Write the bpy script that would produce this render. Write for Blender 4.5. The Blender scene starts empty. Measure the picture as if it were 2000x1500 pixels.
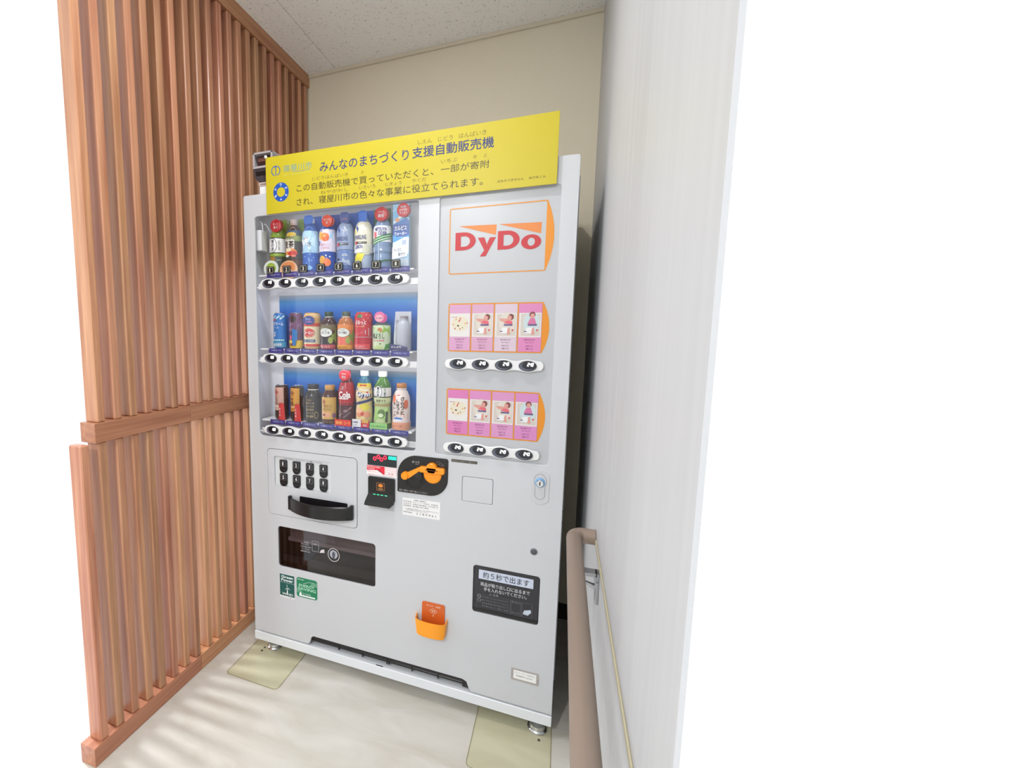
import bpy, bmesh, math, random
from mathutils import Vector, Matrix
random.seed(7)
sc = bpy.context.scene
COL = sc.collection
PI = math.pi
# ------------------------------------------------------------------ camera
W_, H_, FPX = 2000.0, 1500.0, 884.35
cam_d = bpy.data.cameras.new('camera'); cam = bpy.data.objects.new('camera', cam_d); COL.objects.link(cam)
sc.camera = cam
cam_d.sensor_width = 36.0; cam_d.lens = FPX * 36.0 / W_; cam_d.shift_x = (W_ / 2 - 749.5) / W_; cam_d.clip_start = 0.01
_y, _p, _r = 0.37438, -0.113235, 0.0059387
fw = Vector((-math.sin(_y) * math.cos(_p), math.cos(_y) * math.cos(_p), math.sin(_p)))
rt = fw.cross(Vector((0, 0, 1))).normalized(); up = rt.cross(fw)
R_ = rt * math.cos(_r) + up * math.sin(_r); U_ = up * math.cos(_r) - rt * math.sin(_r)
cam.matrix_world = Matrix(((R_.x, U_.x, -fw.x, 1.1399), (R_.y, U_.y, -fw.y, -1.4493), (R_.z, U_.z, -fw.z, 1.32525), (0, 0, 0, 1)))
# ------------------------------------------------------------------ world, lights, exposure
sc.view_settings.view_transform = 'Standard'; sc.view_settings.look = 'None'
sc.view_settings.exposure = 0.31; sc.view_settings.gamma = 1.0; sc.view_settings.use_curve_mapping = False
wd = bpy.data.worlds.new('world'); sc.world = wd; wd.use_nodes = True
wd.node_tree.nodes['Background'].inputs[0].default_value = (0.98, 1.01, 1.06, 1)
wd.node_tree.nodes['Background'].inputs[1].default_value = 1.03

def area(name, loc, target, sx, sy, power, color, shape='RECTANGLE', spread=PI):
    l = bpy.data.lights.new(name, 'AREA'); l.shape = shape; l.size = sx; l.size_y = sy; l.energy = power; l.color = color; l.spread = spread
    o = bpy.data.objects.new(name, l); COL.objects.link(o); o.location = loc
    o.rotation_euler = (Vector(target) - Vector(loc)).to_track_quat('-Z', 'Y').to_euler(); return o
area('downlight_near', (0.52, -0.52, 2.60), (0.52, -0.52, 0), 0.13, 0.13, 8, (0.97, 0.98, 1.0), 'DISK')
area('downlight_far', (0.34, -2.80, 2.60), (0.34, -2.80, 0), 0.13, 0.13, 40, (0.97, 0.98, 1.0), 'DISK')
area('daylight_beyond_screen', (-1.35, -0.38, 0.90), (0.3, -0.38, 0.0), 0.16, 1.1, 22, (0.92, 0.96, 1.0))

# light strips of the display case, tucked under the front edge of each compartment
for zl, pw in ((1.775, 0.09), (1.470, 0.15), (1.192, 0.15)):
    area('case_light', (0.366, 0.0215, zl), (0.366, 0.085, zl - 0.11), 0.60, 0.006, pw, (0.96, 0.98, 1.0))

# ------------------------------------------------------------------ materials
def lin(c):
    return tuple(((v / 255.0) / 12.92 if v <= 10 else (((v / 255.0) + 0.055) / 1.055) ** 2.4) for v in c)
MATS = {}
def M(col, rough=0.4, metal=0.0, emis=0.0, spec=0.5):
    """plain plastic, paint or print; a fine noise varies the gloss"""
    key = (tuple(col), rough, metal, emis, spec)
    if key in MATS: return MATS[key]
    m = bpy.data.materials.new('paint_%02x%02x%02x' % tuple(int(v) for v in col)); m.use_nodes = True
    nt = m.node_tree; b = nt.nodes['Principled BSDF']; c = lin(col) + (1,)
    b.inputs['Base Color'].default_value = c; b.inputs['Metallic'].default_value = metal
    b.inputs['Specular IOR Level'].default_value = spec
    if emis: b.inputs['Emission Color'].default_value = c; b.inputs['Emission Strength'].default_value = emis
    n = nt.nodes.new('ShaderNodeTexNoise'); n.inputs['Scale'].default_value = 60
    r = nt.nodes.new('ShaderNodeMapRange'); r.inputs['To Min'].default_value = max(rough - 0.012, 0.02); r.inputs['To Max'].default_value = rough + 0.012
    nt.links.new(n.outputs['Fac'], r.inputs['Value']); nt.links.new(r.outputs['Result'], b.inputs['Roughness'])
    MATS[key] = m; return m

def nodes(name):
    m = bpy.data.materials.new(name); m.use_nodes = True; nt = m.node_tree
    return m, nt, nt.nodes['Principled BSDF'], nt.links.new
def ramp(nt, stops):
    r = nt.nodes.new('ShaderNodeValToRGB'); e = r.color_ramp.elements
    while len(e) < len(stops): e.new(0.5)
    for k, (p, c) in enumerate(stops): e[k].position = p; e[k].color = lin(c) + (1,)
    return r
def texco(nt, scale=(1, 1, 1), kind='Object'):
    t = nt.nodes.new('ShaderNodeTexCoord'); mp = nt.nodes.new('ShaderNodeMapping'); mp.inputs['Scale'].default_value = scale
    nt.links.new(t.outputs[kind], mp.inputs['Vector']); return mp

def wood(name, dark, light, scale):
    m, nt, b, L = nodes(name)
    mp = texco(nt, scale); oi = nt.nodes.new('ShaderNodeObjectInfo')
    cmb = nt.nodes.new('ShaderNodeVectorMath'); cmb.operation = 'ADD'
    mul = nt.nodes.new('ShaderNodeMath'); mul.operation = 'MULTIPLY'; mul.inputs[1].default_value = 40
    L(oi.outputs['Random'], mul.inputs[0]); L(mp.outputs[0], cmb.inputs[0]); L(mul.outputs[0], cmb.inputs[1])
    n = nt.nodes.new('ShaderNodeTexNoise'); n.inputs['Scale'].default_value = 1.0; n.inputs['Detail'].default_value = 6; L(cmb.outputs[0], n.inputs['Vector'])
    r = ramp(nt, [(0.25, dark), (0.75, light)]); L(n.outputs['Fac'], r.inputs[0])
    hsv = nt.nodes.new('ShaderNodeHueSaturation'); mr = nt.nodes.new('ShaderNodeMapRange')
    mr.inputs['To Min'].default_value = 0.80; mr.inputs['To Max'].default_value = 1.16
    L(oi.outputs['Random'], mr.inputs['Value']); L(mr.outputs[0], hsv.inputs['Value']); L(r.outputs[0], hsv.inputs['Color'])
    h2 = nt.nodes.new('ShaderNodeMapRange'); h2.inputs['To Min'].default_value = 0.487; h2.inputs['To Max'].default_value = 0.505
    m3 = nt.nodes.new('ShaderNodeMath'); m3.operation = 'MULTIPLY'; m3.inputs[1].default_value = 7.31; fr = nt.nodes.new('ShaderNodeMath'); fr.operation = 'FRACT'
    L(oi.outputs['Random'], m3.inputs[0]); L(m3.outputs[0], fr.inputs[0]); L(fr.outputs[0], h2.inputs['Value']); L(h2.outputs[0], hsv.inputs['Hue'])
    L(hsv.outputs[0], b.inputs['Base Color']); b.inputs['Roughness'].default_value = 0.34
    bp = nt.nodes.new('ShaderNodeBump'); bp.inputs['Strength'].default_value = 0.06; bp.inputs['Distance'].default_value = 0.002
    L(n.outputs['Fac'], bp.inputs['Height']); L(bp.outputs[0], b.inputs['Normal']); return m
WOOD_V = wood('cedar_slat', (158, 101, 73), (207, 157, 119), (60, 60, 2.5))
WOOD_H = wood('cedar_rail', (166, 110, 76), (208, 154, 112), (60, 2.5, 60))

def m_wall(name, c1, c2, scale, rough, bump=0.1):
    m, nt, b, L = nodes(name); mp = texco(nt, scale)
    n = nt.nodes.new('ShaderNodeTexNoise'); n.inputs['Scale'].default_value = 1; n.inputs['Detail'].default_value = 5; L(mp.outputs[0], n.inputs['Vector'])
    r = ramp(nt, [(0.3, c1), (0.7, c2)]); L(n.outputs['Fac'], r.inputs[0]); L(r.outputs[0], b.inputs['Base Color']); b.inputs['Roughness'].default_value = rough
    bp = nt.nodes.new('ShaderNodeBump'); bp.inputs['Strength'].default_value = bump; bp.inputs['Distance'].default_value = 0.002
    L(n.outputs['Fac'], bp.inputs['Height']); L(bp.outputs[0], b.inputs['Normal']); return m
MWALLB = m_wall('beige_wallpaper', (222, 213, 190), (227, 218, 196), (300, 300, 300), 0.8, 0.3)
MWALLR = m_wall('white_grained_panel', (184, 185, 187), (191, 192, 194), (30, 40, 1.5), 0.5, 0.05)
def m_ceiling():
    m, nt, b, L = nodes('fissured_ceiling_board'); mp = texco(nt, (1, 1, 1))
    n1 = nt.nodes.new('ShaderNodeTexNoise'); n1.inputs['Scale'].default_value = 60; n1.inputs['Detail'].default_value = 2
    va = nt.nodes.new('ShaderNodeVectorMath'); va.operation = 'MULTIPLY_ADD'; va.inputs[1].default_value = (0.02, 0.02, 0); L(n1.outputs['Color'], va.inputs[0]); L(mp.outputs[0], va.inputs[2]); L(mp.outputs[0], n1.inputs['Vector'])
    v = nt.nodes.new('ShaderNodeTexVoronoi'); v.inputs['Scale'].default_value = 115; L(va.outputs[0], v.inputs['Vector'])
    n2 = nt.nodes.new('ShaderNodeTexNoise'); n2.inputs['Scale'].default_value = 45; L(mp.outputs[0], n2.inputs['Vector'])
    a = nt.nodes.new('ShaderNodeMath'); a.operation = 'MULTIPLY_ADD'; a.inputs[1].default_value = -0.55; a.inputs[2].default_value = 0.0
    L(n2.outputs['Fac'], a.inputs[0]); s = nt.nodes.new('ShaderNodeMath'); s.operation = 'ADD'; L(v.outputs['Distance'], s.inputs[0]); L(a.outputs[0], s.inputs[1])
    r = ramp(nt, [(0.0, (188, 180, 170)), (0.05, (251, 249, 245))]); 
    ad = nt.nodes.new('ShaderNodeMath'); ad.operation = 'ADD'; ad.inputs[1].default_value = 0.125; L(s.outputs[0], ad.inputs[0]); L(ad.outputs[0], r.inputs[0])
    L(r.outputs[0], b.inputs['Base Color']); b.inputs['Roughness'].default_value = 0.9
    bp = nt.nodes.new('ShaderNodeBump'); bp.inputs['Strength'].default_value = 0.5; bp.inputs['Distance'].default_value = 0.002
    L(r.outputs[0], bp.inputs['Height']); L(bp.outputs[0], b.inputs['Normal']); return m
MCEIL = m_ceiling()
def m_floor():
    m, nt, b, L = nodes('pale_vinyl_floor'); mp = texco(nt, (3, 9, 1))
    mp.inputs['Rotation'].default_value = (0, 0, 0.25)
    n = nt.nodes.new('ShaderNodeTexNoise'); n.inputs['Scale'].default_value = 1.2; n.inputs['Detail'].default_value = 8; n.inputs['Distortion'].default_value = 0.8; L(mp.outputs[0], n.inputs['Vector'])
    r = ramp(nt, [(0.3, (194, 188, 176)), (0.55, (207, 203, 194)), (0.75, (215, 212, 205))]); L(n.outputs['Fac'], r.inputs[0])
    L(r.outputs[0], b.inputs['Base Color']); b.inputs['Roughness'].default_value = 0.33; return m
MFLOOR = m_floor()
def m_clear(name, tint, gloss=0.12, rough=0.03, haze=0.0):
    m = bpy.data.materials.new(name); m.use_nodes = True; nt = m.node_tree; nt.nodes.clear(); L = nt.links.new
    o = nt.nodes.new('ShaderNodeOutputMaterial'); t = nt.nodes.new('ShaderNodeBsdfTransparent'); t.inputs[0].default_value = lin(tint) + (1,)
    g = nt.nodes.new('ShaderNodeBsdfGlossy'); g.inputs['Roughness'].default_value = rough
    f = nt.nodes.new('ShaderNodeFresnel'); f.inputs[0].default_value = 1.45; mx = nt.nodes.new('ShaderNodeMixShader')
    n = nt.nodes.new('ShaderNodeTexNoise'); n.inputs['Scale'].default_value = 4; mm = nt.nodes.new('ShaderNodeMath'); mm.operation = 'MULTIPLY_ADD'; mm.inputs[1].default_value = 0.01; mm.inputs[2].default_value = rough
    L(n.outputs['Fac'], mm.inputs[0]); L(mm.outputs[0], g.inputs['Roughness'])
    mu = nt.nodes.new('ShaderNodeMath'); mu.operation = 'MULTIPLY'; mu.inputs[1].default_value = gloss; L(f.outputs[0], mu.inputs[0])
    ge = nt.nodes.new('ShaderNodeNewGeometry'); inv = nt.nodes.new('ShaderNodeMath'); inv.operation = 'SUBTRACT'; inv.inputs[0].default_value = 1.0; L(ge.outputs['Backfacing'], inv.inputs[1])
    mu2 = nt.nodes.new('ShaderNodeMath'); mu2.operation = 'MULTIPLY'; L(mu.outputs[0], mu2.inputs[0]); L(inv.outputs[0], mu2.inputs[1])
    L(mu2.outputs[0], mx.inputs[0]); L(t.outputs[0], mx.inputs[1]); L(g.outputs[0], mx.inputs[2])
    last = mx
    if haze:
        d = nt.nodes.new('ShaderNodeBsdfDiffuse'); d.inputs[0].default_value = (0.8, 0.82, 0.85, 1); m2 = nt.nodes.new('ShaderNodeMixShader'); m2.inputs[0].default_value = haze
        L(mx.outputs[0], m2.inputs[1]); L(d.outputs[0], m2.inputs[2]); last = m2
    L(last.outputs[0], o.inputs[0]); return m
CLEAR = m_clear('clear_acrylic', (252, 252, 253), 1.0, 0.01, 0.004)
SMOKE = m_clear('smoked_acrylic', (205, 200, 202), 1.3, 0.03, 0.0)
PLATE = m_clear('yellow_green_acrylic', (254, 254, 246), 1.0, 0.08, 0.03)

WHITE = M((198, 200, 204), 0.28); WHITE2 = M((196, 198, 202), 0.35); OFFW = M((232, 232, 232), 0.35)
GREY = M((198, 200, 204), 0.3); DGREY = M((90, 92, 98), 0.4); BLACK = M((18, 18, 20), 0.3); BLACKM = M((12, 12, 13), 0.6)
CHROME = M((210, 212, 216), 0.18, 1.0); STEEL = M((170, 172, 176), 0.3, 1.0)
ORANGE = M((250, 150, 20), 0.3); NAVY = M((38, 40, 120), 0.4)

# ------------------------------------------------------------------ mesh builder
WL = {}
def rr(x0, z0, x1, z1, r, n=5):
    P = []
    for cx, cz, a0 in ((x1 - r, z1 - r, 0), (x0 + r, z1 - r, 90), (x0 + r, z0 + r, 180), (x1 - r, z0 + r, 270)):
        for k in range(n + 1):
            a = math.radians(a0 + 90 * k / n); P.append((cx + r * math.cos(a), cz + r * math.sin(a)))
    return P
def ellp(cx, cz, rx, rz, n=32):
    return [(cx + rx * math.cos(2 * PI * k / n), cz + rz * math.sin(2 * PI * k / n)) for k in range(n)]
_TC = {}
def glyphs(s, bold=0.0):
    """outline fill of a line of lettering: vertices, faces, bounding box"""
    k = (s, bold)
    if bold > 0 and any(ord(c) >= 0x4e00 for c in s):      # dense characters: thicken by overprinting, not by offset
        if k not in _TC:
            v, f, bb = glyphs(s, 0.0); V = []; F = []
            for dx, dy in ((-1, 0), (1, 0), (0, -1), (0, 1)): o = len(V); V += [(p[0] + dx * bold * 0.8, p[1] + dy * bold * 0.8, o // len(v)) for p in v]; F += [tuple(i + o for i in q) for q in f]
            _TC[k] = (V, F, bb)
        return _TC[k]
    if k not in _TC:
        c = bpy.data.curves.new('lettering', 'FONT'); c.body = s; c.size = 1.0; c.offset = bold; c.resolution_u = 3
        o = bpy.data.objects.new('lettering', c); m = bpy.data.meshes.new_from_object(o)
        v = [(p.co.x, p.co.y) for p in m.vertices]; f = [tuple(q.vertices) for q in m.polygons]
        bpy.data.objects.remove(o); bpy.data.curves.remove(c); bpy.data.meshes.remove(m)
        xs = [a for a, b in v] or [0, 1]; ys = [b for a, b in v] or [0, 1]
        _TC[k] = (v, f, (min(xs), min(ys), max(xs), max(ys)))
    return _TC[k]

class MB:
    def __init__(s): s.v = []; s.f = []; s.mi = []; s.m = []
    def slot(s, m):
        if m not in s.m: s.m.append(m)
        return s.m.index(m)
    def add(s, v, f, m):
        o = len(s.v); s.v += [tuple(p) for p in v]; i = s.slot(m)
        for q in f: s.f.append(tuple(a + o for a in q)); s.mi.append(i)
        return s
    def box(s, x0, y0, z0, x1, y1, z1, m, b=0.0):
        if b:
            # chamfered box
            V = []; F = []
            xs = (x0, x1); ys = (y0, y1); zs = (z0, z1)
            idx = {}
            for i in (0, 1):
                for j in (0, 1):
                    for k in (0, 1):
                        sx = b if i == 0 else -b; sy = b if j == 0 else -b; sz = b if k == 0 else -b
                        idx[i, j, k, 'x'] = len(V); V.append((xs[i], ys[j] + sy, zs[k] + sz))
                        idx[i, j, k, 'y'] = len(V); V.append((xs[i] + sx, ys[j], zs[k] + sz))
                        idx[i, j, k, 'z'] = len(V); V.append((xs[i] + sx, ys[j] + sy, zs[k]))
            for i in (0, 1):
                q = [idx[i, 0, 0, 'x'], idx[i, 1, 0, 'x'], idx[i, 1, 1, 'x'], idx[i, 0, 1, 'x']]; F.append(q if i else q[::-1])
                q = [idx[0, i, 0, 'y'], idx[0, i, 1, 'y'], idx[1, i, 1, 'y'], idx[1, i, 0, 'y']]; F.append(q if i else q[::-1])
                q = [idx[0, 0, i, 'z'], idx[1, 0, i, 'z'], idx[1, 1, i, 'z'], idx[0, 1, i, 'z']]; F.append(q if i else q[::-1])
                for j in (0, 1):
                    e = 1 if i == j else -1
                    F.append([idx[i, j, 0, 'x'], idx[i, j, 0, 'y'], idx[i, j, 1, 'y'], idx[i, j, 1, 'x']][::-e])
                    F.append([idx[i, 0, j, 'x'], idx[i, 1, j, 'x'], idx[i, 1, j, 'z'], idx[i, 0, j, 'z']][::e * -1][::-1])
                    F.append([idx[0, i, j, 'y'], idx[1, i, j, 'y'], idx[1, i, j, 'z'], idx[0, i, j, 'z']][::e])
                    for k in (0, 1):
                        F.append([idx[i, j, k, 'x'], idx[i, j, k, 'y'], idx[i, j, k, 'z']][::(1 if (i + j + k) % 2 else -1)])
            return s.add(V, F, m)
        V = [(x0, y0, z0), (x1, y0, z0), (x1, y1, z0), (x0, y1, z0), (x0, y0, z1), (x1, y0, z1), (x1, y1, z1), (x0, y1, z1)]
        return s.add(V, [(0, 3, 2, 1), (4, 5, 6, 7), (0, 1, 5, 4), (1, 2, 6, 5), (2, 3, 7, 6), (3, 0, 4, 7)], m)
    def lathe(s, prof, m, c=(0, 0, 0), seg=28, axis='z', cap=True):
        """prof: (radius, height, material or None)"""
        V = []; n = len(prof)
        for p in prof:
            for k in range(seg):
                a = 2 * PI * k / seg; x, y, z = p[0] * math.cos(a), p[0] * math.sin(a), p[1]
                if axis == 'y': x, y, z = x, z, -y
                if axis == 'x': x, y, z = z, x, y
                V.append((c[0] + x, c[1] + y, c[2] + z))
        o = len(s.v); s.v += V
        for i in range(n - 1):
            mt = prof[i][2] if len(prof[i]) > 2 and prof[i][2] else m; si = s.slot(mt)
            for k in range(seg):
                a, b = i * seg + k, i * seg + (k + 1) % seg; s.f.append((o + a, o + b, o + b + seg, o + a + seg)); s.mi.append(si)
        if cap:
            if prof[0][0] > 1e-5: s.f.append(tuple(o + k for k in reversed(range(seg)))); s.mi.append(s.slot(m))
            if prof[-1][0] > 1e-5: s.f.append(tuple(o + (n - 1) * seg + k for k in range(seg))); s.mi.append(s.slot(prof[-1][2] if len(prof[-1]) > 2 and prof[-1][2] else m))
        return s
    def tube(s, pts, r, m, seg=12, cap=True):
        pts = [Vector(p) for p in pts]; V = []; n = len(pts); u = None
        for i, p in enumerate(pts):
            d = (pts[min(i + 1, n - 1)] - pts[max(i - 1, 0)]).normalized()
            if u is None: u = d.cross(Vector((0, 0, 1)) if abs(d.z) < 0.9 else Vector((1, 0, 0))).normalized()
            u = (u - d * u.dot(d)).normalized(); w = d.cross(u); rad = r[i] if isinstance(r, (list, tuple)) else r
            for k in range(seg):
                a = 2 * PI * k / seg; V.append(p + u * (rad * math.cos(a)) + w * (rad * math.sin(a)))
        F = []
        for i in range(n - 1):
            for k in range(seg):
                a, b = i * seg + k, i * seg + (k + 1) % seg; F.append((a, b, b + seg, a + seg))
        if cap: F.append(tuple(reversed(range(seg)))); F.append(tuple((n - 1) * seg + k for k in range(seg)))
        return s.add(V, F, m)
    def plate(s, outer, y0, t, m, holes=(), bev=0.0):
        """flat piece in the x-z plane, front at y0, thickness t, with real holes"""
        c = bpy.data.curves.new('outline', 'CURVE'); c.dimensions = '2D'; c.fill_mode = 'BOTH'
        for k, P in enumerate([outer] + list(holes)):
            sp = c.splines.new('POLY'); sp.points.add(len(P) - 1)
            for i, (x, z) in enumerate(P): sp.points[i].co = (x, z, 0, 1)
            sp.use_cyclic_u = True
        c.extrude = max(t / 2 - bev, 0); c.bevel_depth = bev; c.bevel_resolution = 1; c.offset = -bev
        o = bpy.data.objects.new('outline', c); me = bpy.data.meshes.new_from_object(o)
        V = [(p.co.x, y0 + t / 2 - p.co.z, p.co.y) for p in me.vertices]; F = [tuple(q.vertices) for q in me.polygons]
        bpy.data.objects.remove(o); bpy.data.curves.remove(c); bpy.data.meshes.remove(me)
        return s.add(V, F, m)
    # flat print in the x-z plane at depth y (a convex fan)
    def fan(s, P, y, m):
        cx = sum(p[0] for p in P) / len(P); cz = sum(p[1] for p in P) / len(P)
        return s.add([(cx, y, cz)] + [(x, y, z) for x, z in P], [(0, 1 + k, 1 + (k + 1) % len(P)) for k in range(len(P))], m)
    def rect(s, x0, z0, x1, z1, y, m): return s.add([(x0, y, z0), (x1, y, z0), (x1, y, z1), (x0, y, z1)], [(0, 1, 2, 3)], m)
    def strip(s, P, w, y, m, closed=False):
        n = len(P); V = []; F = []
        for i in range(n):
            a = P[(i - 1) % n] if (closed or i) else P[0]; b = P[(i + 1) % n] if (closed or i < n - 1) else P[-1]
            dx, dz = b[0] - a[0], b[1] - a[1]; l = math.hypot(dx, dz) or 1; nx, nz = -dz / l * w / 2, dx / l * w / 2
            V += [(P[i][0] + nx, y, P[i][1] + nz), (P[i][0] - nx, y, P[i][1] - nz)]
        for i in range(n if closed else n - 1):
            j = (i + 1) % n; F.append((2 * i, 2 * i + 1, 2 * j + 1, 2 * j))
        return s.add(V, F, m)
    def text(s, t, x0, z0, x1, z1, y, m, bold=0.0, rot=0.0):
        v, f, bb = glyphs(t, bold)
        sx = (x1 - x0) / max(bb[2] - bb[0], 1e-6); sz = (z1 - z0) / max(bb[3] - bb[1], 1e-6)
        cx, cz = (x0 + x1) / 2, (z0 + z1) / 2; ca, sa = math.cos(rot), math.sin(rot); V = []
        for q in v:
            px, pz = x0 + (q[0] - bb[0]) * sx - cx, z0 + (q[1] - bb[1]) * sz - cz
            V.append((cx + px * ca - pz * sa, y - (0.00007 * q[2] if len(q) > 2 else 0), cz + px * sa + pz * ca))
        return s.add(V, f, m)
    def build(s, name, parent=None, loc=(0, 0, 0), shared=False, local=False):
        """vertices are in world coordinates unless local; the object sits at loc"""
        me = bpy.data.meshes.new(name); base = Vector((0, 0, 0)) if local else Vector(loc)
        me.from_pydata([(x - base.x, y - base.y, z - base.z) for x, y, z in s.v], [], s.f)
        for m in s.m: me.materials.append(m)
        me.polygons.foreach_set('material_index', s.mi)
        bm = bmesh.new(); bm.from_mesh(me); bmesh.ops.recalc_face_normals(bm, faces=bm.faces); bm.to_mesh(me); bm.free()
        me.polygons.foreach_set('use_smooth', [True] * len(s.f))
        me.set_sharp_from_angle(angle=math.radians(35)); me.update()
        return link(name, me, parent, loc)
def link(name, data, parent=None, loc=(0, 0, 0)):
    o = bpy.data.objects.new(name, data); COL.objects.link(o); WL[o.name] = Vector(loc)
    if parent is not None:
        o.parent = parent; o.location = Vector(loc) - WL[parent.name]
    else: o.location = loc
    return o
def thing(name, label, cat, loc, group=None):
    o = link(name, None, None, loc); o['label'] = label; o['category'] = cat
    if group: o['group'] = group
    return o
def part(mb, name, parent, label=None, stuff=False):
    o = mb.build(name, parent, WL[parent.name])
    if label: o['label'] = label
    if stuff: o['kind'] = 'stuff'
    return o
def S(o): o['kind'] = 'structure'; return o

# ------------------------------------------------------------------ setting
XS, XR, DB, HC = -0.1236, 1.2333, 0.706, 2.622
Y0 = -1.08
S(MB().box(XS - 0.06, -3.4, -0.04, XR + 0.02, DB + 0.02, 0.0, MFLOOR).build('floor'))
S(MB().box(XS - 0.06, DB, 0.0, XR + 0.02, DB + 0.04, HC + 0.05, MWALLB).build('wall_back'))
S(MB().box(XR, Y0, 0.0, XR + 0.004, DB, HC + 0.05, MWALLR).build('wall_right'))
YF = -3.4
S(MB().box(-0.95, DB, 0.0, XS - 0.061, DB + 0.04, HC + 0.05, MWALLB).build('wall_beyond_added')); S(MB().box(-0.30, -0.38, 1.55, -0.26, DB, HC, M((120, 96, 78), 0.7)).build('light_block_panel')); S(MB().box(-0.95, 0.36, HC, XS - 0.064, DB, HC + 0.04, M((206, 202, 192), 0.8)).build('ceiling_beyond_added'))  # unseen wall, dark panel and ceiling added to block world light behind the screen
MWH = M((214, 214, 210), 0.7)
S(MB().box(XS - 0.06, YF - 0.04, 1.75, XR + 0.02, YF, HC + 0.05, MWH).build('wall_front_added'))  # unseen wall added behind the camera to cut world light, open below
S(MB().box(XS - 0.06, YF, 0.0, XS, -0.93, HC + 0.05, MWH).build('wall_left_added')); S(MB().box(XR, YF, 0.0, XR + 0.04, -1.36, HC + 0.05, MWH).build('wall_right_added'))  # unseen side walls added to block world light from left and right
S(MB().box(XS, DB - 0.010, HC - 0.016, XR, DB, HC, M((214, 204, 182), 0.5), 0.001).build('trim_1'))
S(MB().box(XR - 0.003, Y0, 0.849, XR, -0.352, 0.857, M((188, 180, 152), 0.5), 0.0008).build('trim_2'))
S(MB().box(XS, DB - 0.008, 0.0, XR, DB, 0.075, M((40, 30, 26), 0.5), 0.001).build('baseboard_back'))
S(MB().box(XR - 0.008, 0.02, 0.0, XR, DB, 0.075, M((40, 30, 26), 0.5), 0.001).build('baseboard_right'))
ceil = S(MB().box(XS - 0.06, YF, HC + 0.012, XR + 0.02, DB + 0.02, HC + 0.05, M((120, 112, 100), 0.9)).build('ceiling'))
for cx, cy in ((-0.425, 0.705), (0.03, 0.25), (0.482, 0.705), (0.934, 0.25)):
    x0, x1 = max(cx, XS - 0.05), min(cx + 0.454, XR + 0.01)
    for k in range(-5, 2):
        y0, y1 = cy + k * 0.91 + 0.0008, cy + (k + 1) * 0.91 - 0.0008
        y0, y1 = max(y0, YF), min(y1, DB + 0.01)
        if y1 - y0 > 0.02:
            t = MB().box(x0, y0, HC, x1 - 0.0015, y1, HC + 0.012, MCEIL, 0.0008).build('tile', ceil, (0, 0, 0))

# slatted screen on the left
wl = link('wall_left', None, None, (XS, 0, 0)); S(wl)
JY = -0.176
for z0, z1 in ((0.0, 0.062), (0.995, 1.0545), (2.562, HC)):
    for y0, y1 in ((-0.615 if z0 == 0 else -0.547, JY - 0.0006), (JY + 0.0006, DB)):
        MB().box(XS - 0.062, y0, z0, XS, y1, z1, WOOD_H, 0.0012).build('rail', wl, (XS, y0, z0))
near = [-0.589 + 0.0561 * k for k in range(8)] + [-0.132 + 0.0570 * k for k in range(15)]
sm = {}
for z0, z1 in ((0.062, 0.995), (1.0545, 2.562)):
    mb = MB().box(-0.057, 0, 0, -0.005, 0.0265, z1 - z0, WOOD_V, 0.0032); me = None
    for y in near:
        if z0 > 1 and y < -0.56: continue
        if me is None:
            o = mb.build('slat', wl, (XS, y, z0), local=True); me = o.data
        else: link('slat', me, wl, (XS, y, z0))

# ------------------------------------------------------------------ vending machine
VW = 1.1632
vm = thing('vending_machine', 'large white drinks vending machine standing in the corner beside the slatted wood screen', 'vending machine', (VW / 2, 0.3, 0))
# cabinet behind the door
part(MB().box(0.006, 0.125, 0.115, VW + 0.0045, 0.655, 1.812, WHITE2, 0.004), 'cabinet', vm)
# door: front skin with openings, and the shell behind it
win = rr(0.0463, 0.9217, 0.6886, 1.752, 0.014); pan = rr(0.7579, 0.9214, 1.1162, 1.755, 0.012)
out1 = rr(0.1222, 0.3936, 0.5415, 0.561, 0.012); out2 = rr(0.8972, 0.3896, 1.1087, 0.5555, 0.010)
kpd = rr(0.0811, 0.6062, 0.4698, 0.8730, 0.016); hat = rr(0.8517, 0.7702, 0.9526, 0.8555, 0.006)
# door outline with the bottom notch
def notch():
    P = rr(0.0, 0.0924, VW, 1.83, 0.008); Q = []
    x0, x1, zb, zn = 0.262, 0.900, 0.0924, 0.131
    P = [(0.008, 1.83), (0.002, 1.828), (0.0, 1.822), (0.0, 0.0924)]
    P += [(x0 - 0.014, zb), (x0 - 0.003, zb + 0.004), (x0 + 0.002, zb + 0.014), (x0 + 0.006, zn - 0.008), (x0 + 0.016, zn)]
    P += [(x1 - 0.030, zn), (x1 - 0.016, zn - 0.006), (x1 - 0.008, zb + 0.012), (x1 - 0.002, zb + 0.003), (x1 + 0.006, zb)]
    P += [(VW, 0.0924), (VW, 1.822), (VW - 0.002, 1.828), (VW - 0.008, 1.83)]
    return P[::-1]
DO = notch()
part(MB().plate(DO, 0.0, 0.010, WHITE, [win, pan, out1, out2, kpd, hat], 0.0012), 'door_skin', vm)
lin_out = rr(0.0, 0.135, VW, 1.83, 0.008)
b = MB()
b.box(0.0, 0.010, 0.135, 0.020, 0.125, 1.83, WHITE, 0.001); b.box(VW - 0.020, 0.010, 0.0924, VW, 0.125, 1.83, WHITE, 0.001)
b.box(0.0205, 0.010, 1.800, VW - 0.0205, 0.125, 1.83, WHITE, 0.001); b.box(0.0, 0.010, 0.0924, 0.020, 0.125, 0.134, WHITE, 0.001)
b.box(0.7100, 0.0105, 0.60, VW - 0.0205, 0.120, 1.799, WHITE2); b.box(0.0205, 0.0105, 0.6, 0.0800, 0.120, 0.905, WHITE2)
b.box(0.0205, 0.0135, 0.575, 0.7095, 0.120, 0.905, WHITE2)
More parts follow.
